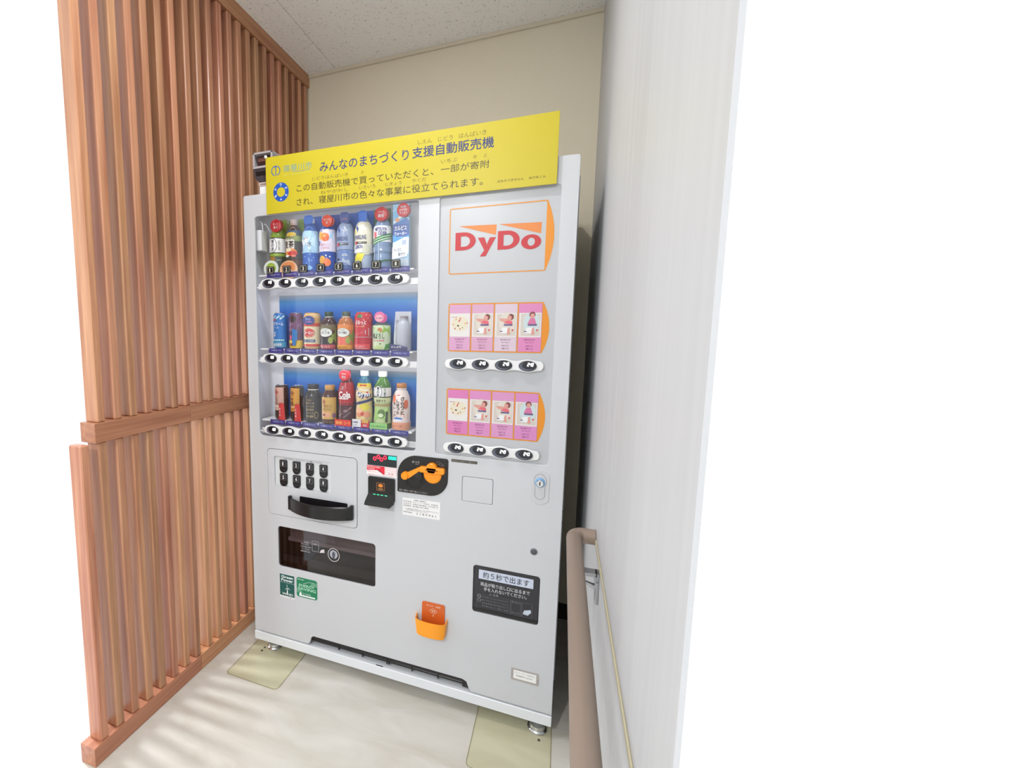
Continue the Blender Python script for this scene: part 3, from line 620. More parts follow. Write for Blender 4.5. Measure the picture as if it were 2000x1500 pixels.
# ------------------------------------------------------------------ delivery openings
b = MB(); D1 = M((196, 184, 180), 0.4)
b.box(0.1210, 0.0150, 0.3855, 0.5430, 0.1195, 0.3890, BLACKM); b.box(0.1210, 0.116, 0.389, 0.5430, 0.1195, 0.5740, BLACKM)
b.box(0.1210, 0.0150, 0.389, 0.1230, 0.116, 0.574, BLACKM); b.box(0.5410, 0.0150, 0.389, 0.5430, 0.116, 0.574, BLACKM)
b.box(0.1230, 0.0850, 0.4850, 0.5410, 0.0900, 0.5740, D1); b.box(0.1230, 0.070, 0.4700, 0.5410, 0.0900, 0.4850, M((222, 214, 210), 0.35), 0.001)
b.box(0.1230, 0.030, 0.400, 0.5410, 0.036, 0.4300, M((60, 57, 56), 0.35), 0.001)
for x in (0.170, 0.190): b.lathe([(0.0030, 0), (0.002, -0.002), (0, -0.002)], CHROME, (x, 0.0855, 0.462), 10, 'y')
tr = part(b, 'delivery_chute', vm)
b = MB().plate(rr(0.1240, 0.3955, 0.5395, 0.5590, 0.010), 0.0040, 0.003, SMOKE, (), 0.0005)
PR = M((214, 208, 210), 0.4)
b.strip(ellp(0.3690, 0.4850, 0.0240, 0.0255, 28), 0.0022, 0.0035, PR, True); b.fan(ellp(0.3690, 0.4870, 0.0165, 0.0170, 24), 0.0036, M((170, 172, 182), 0.4))
b.fan([(0.364, 0.470), (0.372, 0.470), (0.376, 0.490), (0.370, 0.500), (0.362, 0.492)], 0.0033, M((80, 80, 96), 0.4))
for q, (t_, x0, x1) in enumerate((('△注意', 0.240, 0.260), ('手を入れない', 0.226, 0.262), ('けがの恐れあり', 0.224, 0.270), ('でください', 0.228, 0.266), ('商品の取り出し', 0.224, 0.268))): b.text(t_, x0, 0.5110 - q * 0.0095, x1, 0.5170 - q * 0.0095, 0.0035, PR)
b.strip(rr(0.276, 0.484, 0.304, 0.525, 0.001, 2), 0.0008, 0.0035, PR, True); b.text('お願い', 0.280, 0.510, 0.300, 0.516, 0.0035, PR); b.fan([(0.3080, 0.482), (0.330, 0.486), (0.328, 0.500), (0.314, 0.494)], 0.0035, PR)
part(b, 'delivery_flap', vm, 'smoked clear flap with white print')
b = MB(); b.box(0.8965, 0.0150, 0.3855, 1.1095, 0.1150, 0.3890, BLACKM); b.box(0.8965, 0.110, 0.389, 1.1095, 0.1190, 0.574, BLACKM)
part(b, 'side_chute', vm)
b = MB().plate(rr(0.8985, 0.3910, 1.1073, 0.5542, 0.008), 0.0035, 0.0035, M((44, 44, 50), 0.12), (), 0.0006)
b.box(0.9000, 0.0005, 0.3925, 1.1060, 0.0042, 0.4030, M((26, 26, 28), 0.15), 0.001)
W3 = M((205, 207, 212), 0.4); W4 = M((140, 142, 148), 0.4)
b.rect(0.9150, 0.5090, 1.0890, 0.5410, 0.0032, M((196, 204, 222), 0.35)); b.text('約５秒で出ます', 0.9290, 0.5140, 1.0760, 0.5360, 0.0029, M((46, 50, 60), 0.4), 0.008)
b.text('商品が取り出し口に出るまで', 0.9220, 0.4850, 1.0790, 0.4985, 0.0032, W3, 0.01); b.text('手を入れないでください。', 0.9330, 0.4690, 1.0700, 0.4820, 0.0032, W3, 0.01)
b.text('△ 注意', 0.9510, 0.4570, 0.9810, 0.4650, 0.0032, W4, 0.01)
b.strip(rr(0.9110, 0.4010, 1.0200, 0.4550, 0.001, 2), 0.0006, 0.0032, M((100, 100, 106), 0.4), True)
b.strip(ellp(0.9190, 0.4470, 0.0050, 0.0050, 12), 0.0020, 0.0031, W4, True); b.strip(ellp(0.9190, 0.4330, 0.0055, 0.0055, 12), 0.0014, 0.0031, W4, True)
for q, t_ in enumerate(('手や指をはさむおそれがあります', '扉に手をかけないでください', '商品を無理に取り出さないで', 'お子様は大人と一緒にご利用')): b.text(t_, 0.928, 0.4440 - q * 0.0105, 1.014, 0.4495 - q * 0.0105, 0.0031, M((120, 122, 128), 0.4))
b.strip(rr(1.0230, 0.4060, 1.0540, 0.4560, 0.001, 2), 0.0006, 0.0032, M((110, 110, 116), 0.4), True); b.strip(rr(1.0570, 0.4060, 1.0880, 0.4560, 0.001, 2), 0.0006, 0.0032, M((110, 110, 116), 0.4), True)
b.text('取り出し方', 1.0250, 0.4480, 1.0520, 0.4530, 0.0031, W4); b.fan([(1.0600, 0.4170), (1.0760, 0.4150), (1.0860, 0.4270), (1.0840, 0.4360), (1.0640, 0.4300)], 0.0031, M((190, 200, 214), 0.4)); b.text('ゆっくり', 1.0250, 0.4120, 1.0500, 0.4170, 0.0031, W4)
part(b, 'side_flap', vm, 'black flap with a pale printed label')

# stickers below the big opening
b = MB(); GD = M((16, 84, 78), 0.4); WT = M((236, 240, 240), 0.4)
b.plate(rr(0.1268, 0.2655, 0.1955, 0.3640, 0.0008), -0.0006, 0.0006, M((228, 230, 232), 0.35)); b.rect(0.1273, 0.2735, 0.1950, 0.3636, -0.0008, GD)
b.text('Green', 0.1345, 0.3480, 0.1890, 0.3590, -0.0011, WT, 0.03); b.text('Power', 0.1345, 0.3345, 0.1890, 0.3455, -0.0011, WT, 0.03); b.rect(0.1273, 0.3295, 0.1950, 0.3303, -0.0011, WT)
b.text('WIND', 0.1375, 0.2780, 0.1880, 0.2865, -0.0011, WT, 0.02); b.fan([(0.1590, 0.2860), (0.1650, 0.2860), (0.1630, 0.3080), (0.1618, 0.3080)], -0.0012, WT)
for a in (95, 215, 330): b.fan([(0.1624, 0.3090), (0.1624 + 0.016 * math.cos(math.radians(a)), 0.3090 + 0.016 * math.sin(math.radians(a))), (0.1624 + 0.006 * math.cos(math.radians(a + 25)), 0.3090 + 0.006 * math.sin(math.radians(a + 25)))], -0.0012, WT)
b.text('グリーン電力', 0.1320, 0.2675, 0.1900, 0.2715, -0.0008, M((120, 124, 126), 0.4)); part(b, 'wind_sticker', vm, 'dark green sticker with a white wind turbine')
b = MB(); G2 = M((20, 124, 84), 0.4); LG2 = M((176, 222, 196), 0.4); b.plate(rr(0.2053, 0.2850, 0.2983, 0.3655, 0.010), -0.0006, 0.0006, G2)
b.text('ECOLOGY', 0.2110, 0.3560, 0.2400, 0.3600, -0.0009, WT, 0.02); b.rect(0.2170, 0.2890, 0.2890, 0.2950, -0.0009, WT)
for q in range(6): b.rect(0.2760 - q * .002, 0.3540 - 0.0028 * q, 0.2975, 0.3548 - 0.0028 * q, -0.0009, LG2); b.rect(0.2060, 0.3180 - 0.0028 * q, 0.2240 + q * .002, 0.3188 - 0.0028 * q, -0.0009, LG2)
b.text('ENERGY', 0.2160, 0.3290, 0.2860, 0.3400, -0.0010, LG2, 0.02); b.text('SAVING', 0.2120, 0.3150, 0.2920, 0.3270, -0.0010, LG2, 0.02); b.strip([(0.235, 0.342), (0.262, 0.353), (0.280, 0.354)], 0.001, -0.001, WT); b.fan(ellp(0.2230, 0.2990, 0.0055, 0.0050, 12), -0.0010, WT); b.text('省エネ型自販機', 0.2340, 0.2990, 0.2700, 0.3040, -0.0010, WT)
part(b, 'energy_sticker', vm, 'green rounded sticker with white print')
# coin return cup
b = MB(); BR = M((206, 96, 36), 0.35)
b.plate(rr(0.7215, 0.2790, 0.8035, 0.3870, 0.007), -0.0040, 0.004, BR, (), 0.0008)
OU = M((250, 158, 30), 0.3)
def tub(x0, x1, yf, zt, zb_, m):
    n = 10; O = []
    for k in range(n + 1):
        a = PI * k / n; O.append((x0 + (x1 - x0) * (0.5 - 0.5 * math.cos(a)) if True else 0, yf * math.sin(a) ** 0.35 if 0 < k < n else 0.0))
    return O
O = tub(0.7010, 0.8150, -0.038, 0, 0, OU); V = []; F = []; n = len(O)
cx_ = 0.758
for (x, y) in O: 
    V += [(x, min(y, -0.0), 0.3375 - (0.004 if y < -0.02 else 0)), (cx_ + (x - cx_) * 0.90, y * 0.92, 0.2760), (cx_ + (x - cx_) * 0.90 * 0.94, y * 0.86, 0.2790), (cx_ + (x - cx_) * 0.94, y * 0.90, 0.3360 - (0.004 if y < -0.02 else 0))]
for k in range(n - 1):
    for q in range(4): a, c = 4 * k + q, 4 * k + (q + 1) % 4; F.append((a, a + 4, c + 4, c))
F.append(tuple(4 * k + 1 for k in range(n))); F.append(tuple(4 * k + 2 for k in range(n))[::-1]); b.add(V, F, OU)
b.text('おつり・返却', 0.7390, 0.3730, 0.7880, 0.3795, -0.0043, M((240, 220, 200), 0.5)); 
for x, z in ((0.7560, 0.3580), (0.7640, 0.3530), (0.7700, 0.3585), (0.7630, 0.3625)): b.strip(ellp(x, z, 0.0060, 0.0045, 14), 0.0010, -0.0043, M((240, 214, 190), 0.5), True)
b.fan([(0.7600, 0.3400), (0.7660, 0.3390), (0.7640, 0.3450)], -0.0043, M((240, 220, 200), 0.5)); part(b, 'coin_return', vm, 'orange coin return cup')
# plate bottom right
b = MB().plate(rr(1.0313, 0.1815, 1.1190, 0.2236, 0.004), -0.0012, 0.0012, M((178, 172, 170), 0.35, 0.4)); b.rect(1.0395, 0.1885, 1.1110, 0.2185, -0.0014, M((236, 236, 234), 0.4))
b.text('ダイドードリンコ株式会社', 1.0440, 0.2080, 1.1060, 0.2125, -0.0017, M((120, 120, 124), 0.4)); b.text('管理番号 203605', 1.0480, 0.1975, 1.1000, 0.2025, -0.0017, M((120, 120, 124), 0.4))
for x in (1.0352, 1.1150): b.lathe([(0.0025, 0), (0.0018, -0.001), (0, -0.001)], STEEL, (x, -0.0012, 0.2025), 10, 'y')
part(b, 'name_plate', vm, 'grey metal plate with a white paper label')
# bottom grille and base
b = MB(); b.box(0.255, 0.0110, 0.1105, 0.890, 0.0180, 0.1330, M((24, 22, 24), 0.3), 0.002); b.box(0.255, 0.0120, 0.1010, 0.890, 0.0190, 0.1100, M((16, 15, 16), 0.3), 0.002)
b.box(0.868, 0.0105, 0.0925, 0.906, 0.030, 0.130, BLACK, 0.002); b.box(0.020, 0.0605, 0.0925, 1.143, 0.0650, 0.1345, M((150, 162, 168), 0.5))
for x in (0.385, 0.486, 0.586, 0.594, 0.684, 0.781): b.box(x - 0.002, 0.0095, 0.0960, x + 0.002, 0.0200, 0.1325, BLACK)
part(b, 'grille', vm, 'black ventilation grille')
b = MB().box(-0.0015, -0.0025, 0.0500, VW + 0.0005, 0.600, 0.0868, M((222, 226, 230), 0.35), 0.002)
b.box(0.545, 0.0000, 0.0850, 0.573, 0.0040, 0.0874, BLACKM)
part(b, 'base', vm, 'white base rail')
for x, y in ((0.0627, 0.046), (1.1200, 0.036), (0.0627, 0.56), (1.1200, 0.56)):
    part(MB().lathe([(0.0300, 0.0022), (0.0315, 0.0050), (0.0300, 0.0085), (0.0260, 0.0110), (0.0240, 0.0200), (0.0150, 0.0240), (0.0100, 0.0260), (0.0100, 0.0520)], CHROME, (x, y, 0), 28), 'foot', vm, 'round chrome levelling foot')
# scuffs
b = MB(); rd = random.Random(5)
for x, z in ((0.030, 0.165), (0.075, 0.168), (1.022, 0.170), (1.018, 0.166), (1.030, 0.168), (1.110, 0.135), (1.112, 0.145), (1.015, 0.205), (0.05, 0.20)): b.fan(ellp(x, z, 0.0010, 0.0008, 6), -0.0003, M((140, 140, 142), 0.6))
part(b, 'scuff_mark', vm, stuff=True)

# ------------------------------------------------------------------ yellow sign
YEL = M((192, 176, 24), 0.4); sg = thing('sign_board', 'long yellow sign board with blue and black lettering along the top of the machine', 'sign', (0.6, -0.012, 1.7515))
part(MB().box(0.1115, -0.0120, 1.7515, 1.1028, -0.0085, 1.9485, YEL, 0.0005), 'board', sg)
yb = -0.0123; INK = M((30, 44, 112), 0.4); INK2 = M((58, 48, 14), 0.4); INK3 = M((128, 112, 30), 0.4)
b = MB(); b.text('みんなのまちづくり', 0.3336, 1.8725, 0.6560, 1.9060, yb, INK, 0.006); b.text('支援自動販売機', 0.6679, 1.8745, 0.9222, 1.9068, yb, INK, 0.012)
part(b, 'headline', sg, 'blue headline lettering')
for t_, x0, x1, z0, z1 in (('この自動販売機で買っていただくと、', 0.2402, 0.7384, 1.8165, 1.8412), ('一部が寄附', 0.7618, 0.9110, 1.8185, 1.8412), ('され、', 0.2393, 0.3047, 1.7700, 1.7935), ('寝屋川市の色々な事業に役立てられます。', 0.3289, 0.8930, 1.7695, 1.7950)):
    part(MB().text(t_, x0, z0, x1, z1, yb, INK2, 0.0), 'body_text', sg, 'dark line of lettering')
b = MB()
for t_, x0, z0, x1, z1 in (('しえん', 0.6856, 1.9145, 0.7321, 1.9270), ('じどう', 0.7513, 1.9145, 0.7977, 1.9280), ('はんばいき', 0.8162, 1.9145, 0.8994, 1.9290),
        ('じどうはんばいき', 0.3040, 1.8480, 0.4416, 1.8600), ('か', 0.4897, 1.8490, 0.5008, 1.8590), ('いちぶ', 0.7618, 1.8480, 0.8136, 1.8600), ('き', 0.8615, 1.8500, 0.8720, 1.8600), ('ぶ', 0.8920, 1.8500, 0.9028, 1.8600),
        ('ねやがわし', 0.3362, 1.7995, 0.4430, 1.8110), ('いろいろ', 0.4818, 1.8000, 0.5416, 1.8110), ('じぎょう', 0.5770, 1.8005, 0.6328, 1.8120), ('やくだ', 0.6681, 1.8010, 0.7150, 1.8130)):
    part(MB().text(t_, x0, z0, x1, z1, yb, INK3), 'reading_aid', sg)
b.text('はちかづきちゃん', 0.9364, 1.7715, 1.0116, 1.7790, yb, INK2); b.text('ねや丸くん', 1.0258, 1.7715, 1.0726, 1.7790, yb, INK2)
part(b, 'caption', sg, 'small dark captions at the right end')
b = MB(); EB = M((40, 90, 170), 0.4)
b.strip([(0.1547 + 0.0175 * math.cos(a), 1.8985 + 0.0165 * math.sin(a)) for a in [math.radians(-70 + 320 * k / 28) for k in range(29)]][:14], 0.0030, yb, EB)
b.strip([(0.1547 + 0.0175 * math.cos(a), 1.8985 + 0.0165 * math.sin(a)) for a in [math.radians(-70 + 320 * k / 28) for k in range(29)]][15:], 0.0030, yb, EB)
b.rect(0.1530, 1.8810, 0.1562, 1.9110, yb, EB); b.fan([(0.1500, 1.9100), (0.1592, 1.9100), (0.1546, 1.9180)], yb - 0.0002, EB)
part(b, 'city_emblem', sg, 'blue round city emblem')
b = MB(); b.text('寝屋川市', 0.1857, 1.8895, 0.3030, 1.9130, yb, M((120, 160, 150), 0.4)); b.strip([(0.2250, 1.8870), (0.2600, 1.8860), (0.2950, 1.8885)], 0.0012, yb, M((90, 140, 170), 0.4)); b.text('NEYAGAWA CITY', 0.1857, 1.8765, 0.2990, 1.8825, yb, M((200, 196, 90), 0.4))
part(b, 'city_name', sg, 'pale blue city name')
b = MB(); RB = M((20, 78, 168), 0.4); ring_fill(b, ellp(0.1750, 1.8235, 0.0325, 0.0328, 40), ellp(0.1750, 1.8235, 0.0172, 0.0165, 40), yb, RB)
for k, ch in enumerate('ワガヤネトモ'):
    pass
for k, ch in enumerate('ワガネヤモト'):
    a = PI / 2 - k * PI / 3; x, z = 0.1750 + 0.0250 * math.cos(a), 1.8235 + 0.0248 * math.sin(a); b.text(ch, x - 0.0042, z - 0.0045, x + 0.0042, z + 0.0045, yb - 0.0003, M((225, 238, 250), 0.4), 0.02, a - PI / 2)
part(b, 'ring_emblem', sg, 'blue ring with white letters')
for x in (0.26, 0.62, 0.86): part(MB().box(x - 0.012, -0.0085, 1.752, x + 0.012, -0.0020, 1.776, M((200, 200, 200), 0.5)), 'mounting_tab', sg)
part(MB().lathe([(0.0, -0.006), (0.004, -0.0045), (0.006, 0.0), (0.004, 0.0045), (0.0, 0.006)], M((238, 238, 236), 0.3), (0.1145, -0.014, 1.9500), 14), 'corner_knob', sg, 'white round knob on the upper left corner')

# ------------------------------------------------------------------ clear case on top of the machine
cs = thing('clear_case', 'clear grey plastic case with dark contents standing on the top left of the machine', 'case', (0.075, 0.07, 1.83))
FR = M((176, 170, 172), 0.2); x0, x1, y0, y1 = 0.030, 0.116, 0.022, 0.116
b = MB()
for a, c, d, e in ((x0, 1.935, x0 + 0.007, 1.987), (x1 - 0.007, 1.935, x1, 1.987)): b.box(a, y0, c, d, y0 + 0.006, e, FR, 0.001)
b.box(x0, y0, 1.980, x1, y1, 1.987, FR, 0.001); b.box(x0, y0, 1.930, x1, y1, 1.938, FR, 0.001); b.box(x1 - 0.003, y0 + 0.006, 1.938, x1, y1, 1.980, M((160, 158, 160), 0.25, 0.5)); b.box(x0, y0 + 0.006, 1.938, x0 + 0.003, y1, 1.980, FR)
for z in (1.950, 1.966): b.box(x1 + 0.0002, y0 + 0.012, z, x1 + 0.0012, y1 - 0.01, z + 0.003, M((215, 212, 212), 0.2))
part(b, 'frame', cs)
b = MB().box(x0 + 0.010, y0 + 0.014, 1.940, x1 - 0.010, y1 - 0.010, 1.976, M((52, 30, 28), 0.3), 0.003); b.box(x0 + 0.014, y0 + 0.0135, 1.958, x1 - 0.03, y0 + 0.014, 1.972, M((110, 70, 62), 0.3)); part(b, 'contents', cs, 'dark brown block')
b = MB(); V = []; F = []; n = 12
for k in range(n + 1):
    a = PI / 2 * k / n; x = x0 + 0.034 * (1 - math.cos(a)); z = 1.930 - 0.050 * math.sin(a)
    V += [(x, y0 + 0.004, z), (x, y1 - 0.01, z), (x1, y0 + 0.004, z), (x1, y1 - 0.01, z)]
for k in range(n): a = 4 * k; F += [(a, a + 2, a + 6, a + 4), (a + 1, a + 5, a + 7, a + 3), (a, a + 4, a + 5, a + 1), (a + 2, a + 3, a + 7, a + 6)]
F += [(0, 1, 3, 2), (4 * n, 4 * n + 2, 4 * n + 3, 4 * n + 1)]; b.add(V, F, M((66, 62, 68), 0.12)); b.box(x0 + 0.012, y0 + 0.0025, 1.905, x1, y0 + 0.004, 1.920, BLACK); part(b, 'lower_bowl', cs, 'dark rounded lower part')
b = MB().box(0.054, 0.026, 1.8302, 0.112, 0.100, 1.866, OFFW, 0.002); b.box(0.054, 0.024, 1.866, 0.112, 0.100, 1.8790, M((210, 200, 198), 0.3), 0.001); b.box(0.060, 0.0232, 1.8695, 0.108, 0.0245, 1.875, M((150, 120, 112), 0.4)); part(b, 'foot_block', cs, 'white foot block')

# ------------------------------------------------------------------ handrail
hr = thing('handrail', 'beige round handrail running along the right wall toward the machine', 'handrail', (1.186, -0.7, 0.80))
RB_ = M((136, 120, 108), 0.45); rx, rz, rad = 1.186, 0.850, 0.0168; ye = -0.318
part(MB().tube([(rx, Y0, rz), (rx, ye - 0.030, rz)], rad, RB_, 28), 'rail', hr)
P = [(rx, ye - 0.0300, rz)] + [(rx + 0.020 * (1 - math.cos(a)), ye - 0.030 + 0.030 * math.sin(a) * 0.9, rz) for a in [PI / 2 * k / 7 for k in range(1, 8)]] + [(XR - 0.001, ye - 0.003, rz)]
part(MB().tube(P, rad * 1.04, M((140, 123, 110), 0.4), 28), 'elbow', hr, 'beige end elbow turning into the wall')
br = MB().box(XR - 0.006, -0.470, 0.768, XR, -0.435, 0.815, STEEL, 0.001); br.box(rx - 0.004, -0.465, rz - rad - 0.009, XR - 0.004, -0.440, rz - rad - 0.002, STEEL, 0.001); br.box(XR - 0.008, -0.465, 0.800, XR, -0.440, rz - rad - 0.002, STEEL, 0.001)
br = part(br, 'bracket', hr, 'satin metal wall bracket')
MB().tube([(XR - 0.006, -0.4525, 0.798), (XR - 0.028, -0.4525, 0.806)], [0.006, 0.003], STEEL, 12).build('screw', br, WL[br.name])
# ------------------------------------------------------------------ floor plates
def mat_plate(x0, y0, x1, y1, lab, holes):
    t = thing('floor_plate', lab, 'floor plate', ((x0 + x1) / 2, (y0 + y1) / 2, 0), 'anchor plates under the machine feet')
    O = rr(x0, y0, x1, y1, 0.018); n = len(O); V = [(x, y, 0.0004) for x, y in O] + [(x, y, 0.0020) for x, y in O]
    b = MB().add(V, [tuple(range(n))[::-1], tuple(n + k for k in range(n))] + [(k, (k + 1) % n, (k + 1) % n + n, k + n) for k in range(n)], PLATE)
    part(b, 'sheet', t)
    I = rr(x0 + 0.0016, y0 + 0.0016, x1 - 0.0016, y1 - 0.0016, 0.0165); c = MB().add([(x, y, 0.0021) for x, y in O] + [(x, y, 0.0021) for x, y in I], [(k, (k + 1) % n, n + (k + 1) % n, n + k) for k in range(n)], M((128, 120, 74), 0.3))
    part(c, 'rim', t, 'darker polished edge')
    for x, y in holes: part(MB().lathe([(0.0042, 0.0021), (0.0035, 0.0030), (0, 0.0030)], M((60, 56, 40), 0.4), (x, y, 0), 12), 'screw', t)
mat_plate(-0.026, -0.157, 0.2115, 0.085, 'pale yellow clear plate on the floor under the left front foot', ((0.030, 0.000), (0.030, 0.020)))
mat_plate(0.921, -0.190, 1.1665, 0.085, 'pale yellow clear plate on the floor under the right front foot', ((1.128, -0.012),))

# ------------------------------------------------------------------ drinks in the case
def HX(h): return tuple(int(h[i:i + 2], 16) for i in (0, 2, 4))
def C_(h, r=0.3): return M(HX(h), r)
def interp(prof, z):
    for a, b_ in zip(prof, prof[1:]):
        if a[1] <= z <= b_[1] and b_[1] > a[1]: return a[0] + (b_[0] - a[0]) * (z - a[1]) / (b_[1] - a[1])
    return prof[-1][0]
class Wrap(MB):
    """print wrapped round a turned body whose profile is prof"""
    def __init__(s, prof): MB.__init__(s); s.prof = prof; s.k = 0
    def put(s, P, F, m, ex=0.0, lay=None):
        s.k += 1; off = 0.0006 + 0.00013 * s.k + ex; V = []
        for i, (u, z) in enumerate(P):
            r = max(interp(s.prof, z), 0.006); a = max(-1.5, min(1.5, (u + 0.0045) / r)); r += off + (lay[i] if lay else 0); V.append((r * math.sin(a), -r * math.cos(a), z))
        s.add(V, F, m)
    def R(s, u0, z0, u1, z1, m):
        nu = max(1, math.ceil(abs(u1 - u0) / 0.006)); nz = max(1, math.ceil(abs(z1 - z0) / 0.008)); P = [(u0 + (u1 - u0) * i / nu, z0 + (z1 - z0) * j / nz) for j in range(nz + 1) for i in range(nu + 1)]
        s.put(P, [(j * (nu + 1) + i, j * (nu + 1) + i + 1, (j + 1) * (nu + 1) + i + 1, (j + 1) * (nu + 1) + i) for j in range(nz) for i in range(nu)], m)
    def P(s, pts, m):
        cx = sum(p[0] for p in pts) / len(pts); cz = sum(p[1] for p in pts) / len(pts); n = len(pts); V = [(cx, cz)]; F = []
        for q in (1 / 3, 2 / 3, 1): V += [(cx + (x - cx) * q, cz + (z - cz) * q) for x, z in pts]
        for k in range(n):
            j = (k + 1) % n; F.append((0, 1 + k, 1 + j))
            for q in (0, 1): a = 1 + q * n; F.append((a + k, a + n + k, a + n + j, a + j))
        s.put(V, F, m)
    def E(s, cx, cz, rx, rz, m, n=18): s.P(ellp(cx, cz, rx, rz, n), m)
    def T(s, t, cx, cz, w, h, m, bold=0.01):
        v, f, bb = glyphs(t, bold); s.put([(cx - w / 2 + (a - bb[0]) / max(bb[2] - bb[0], 1e-6) * w, cz - h / 2 + (c - bb[1]) / max(bb[3] - bb[1], 1e-6) * h) for a, c in ((q[0], q[1]) for q in v)], f, m, 0.0009, [0.00007 * q[2] if len(q) > 2 else 0 for q in v])
    def TV(s, t, cx, ztop, sz, m, bold=0.01):
        for k, ch in enumerate(t): s.T(ch, cx, ztop - sz * (k + 0.5) * 1.08, sz * 0.86, sz * 0.9, m, bold)
PET = [(0.0250, 0.0), (0.0305, 0.003), (0.0320, 0.010), (0.0325, 0.050), (0.0310, 0.056), (0.0325, 0.062), (0.0325, 0.135), (0.0315, 0.145), (0.0270, 0.160), (0.0185, 0.174), (0.0135, 0.180), (0.0130, 0.186)]
def pet(h, r): return [(a * r / 0.0325 if a > 0.0136 else a, z * h / 0.186) for a, z in PET]
SLIM = [(0.0210, 0.0), (0.0255, 0.006), (0.0265, 0.010), (0.0265, 0.124), (0.0250, 0.129), (0.0235, 0.1325), (0.0225, 0.1335)]
CAN = [(0.0250, 0.0), (0.0310, 0.006), (0.0325, 0.012), (0.0325, 0.118), (0.0305, 0.126), (0.0275, 0.131), (0.0265, 0.1335)]
SB = [(0.0260, 0.0), (0.0310, 0.004), (0.0320, 0.010), (0.0320, 0.088), (0.0300, 0.098), (0.0240, 0.110), (0.0160, 0.117), (0.0140, 0.121)]
BC = [(0.0270, 0.0), (0.0315, 0.005), (0.0325, 0.012), (0.0325, 0.098), (0.0300, 0.110), (0.0210, 0.124), (0.0185, 0.128)]
W_ = C_('eef0f0'); K_ = C_('1c1a1c'); RD = C_('c8202a'); NV = C_('203a8c')
def cap(prof, m, h=0.017, r=0.0148, ring=None):
    z = prof[-1][1]; b = MB().lathe([(r * 0.96, z), (r, z + 0.002), (r, z + h - 0.002), (r * 0.93, z + h)], m, seg=24)
    if ring: b.lathe([(r * 0.98, z - 0.004), (r * 0.98, z - 0.0005)], ring, seg=24)
    return b
def badge(cx, cz, r, m, y=-0.0300, lines=(), tilt=None):
    b = MB().lathe([(r, 0.0), (r, -0.0015), (r * 0.95, -0.0022), (0.0, -0.0022)], m, (cx, y, cz), 26, 'y')
    for k, (t, w, h, dz) in enumerate(lines): b.text(t, cx - w / 2, cz + dz - h / 2, cx + w / 2, cz + dz + h / 2, y - 0.0026, W_, 0.01)
    return b
def card(x0, x1, z1, m, y=0.0300):
    return MB().box(x0, y, 0.0005, x1, y + 0.0012, z1, m)

def drink(name, label, row, k, prof, body, dec, capm=None, cap_kw={}, cards=(), badges=(), group=None, rim=None):
    g = ('drinks on the top shelf', 'drinks on the middle shelf', 'drinks on the bottom shelf')[row]
    X = (0.1165 + 0.0712 * k, 0.1195 + 0.0705 * k, 0.1185 + 0.0714 * k)[row]; loc = (X, 0.0515, ROWZ[row])
    t = thing(name, label, 'can' if 'can' in name else ('carton' if 'carton' in name else 'bottle'), loc, g)
    MB().lathe(prof, body, seg=30).build('body', t, loc, local=True)
    if capm: cap(prof, capm, **cap_kw).build('cap', t, loc, local=True)
    if rim:
        z = prof[-1][1]; MB().lathe([(prof[-1][0], z), (prof[-1][0] + 0.0008, z + 0.0015), (prof[-1][0] - 0.0015, z + 0.0018), (prof[-1][0] - 0.003, z - 0.002), (0, z - 0.002)], rim, seg=30).build('rim', t, loc, local=True)
    w = Wrap(prof); dec(w)
    if w.f: w.build('printed_label', t, loc, local=True)
    for c in cards: c.build('backing_card', t, loc, local=True)
    for nm, bb in badges: bb.build(nm, t, loc, local=True)
    return t
def full(w, z0, z1, m): w.R(-0.046, z0, 0.046, z1, m)
# a slanted band: (u0,z at left),(u1,z at right), height h
def band(w, za, zb_, h, m, u=0.042):
    n = 10
    for k in range(n):
        a, c = -u + 2 * u * k / n, -u + 2 * u * (k + 1) / n; z0 = za + (zb_ - za) * k / n; z1 = za + (zb_ - za) * (k + 1) / n
        w.k -= 1 if k else 0
        w.put([(a, z0), (c, z1), (c, z1 + h), (a, z0 + h)], [(0, 1, 2, 3)], m)

GRN = C_('6f9433'); OLV = C_('3c4a38')
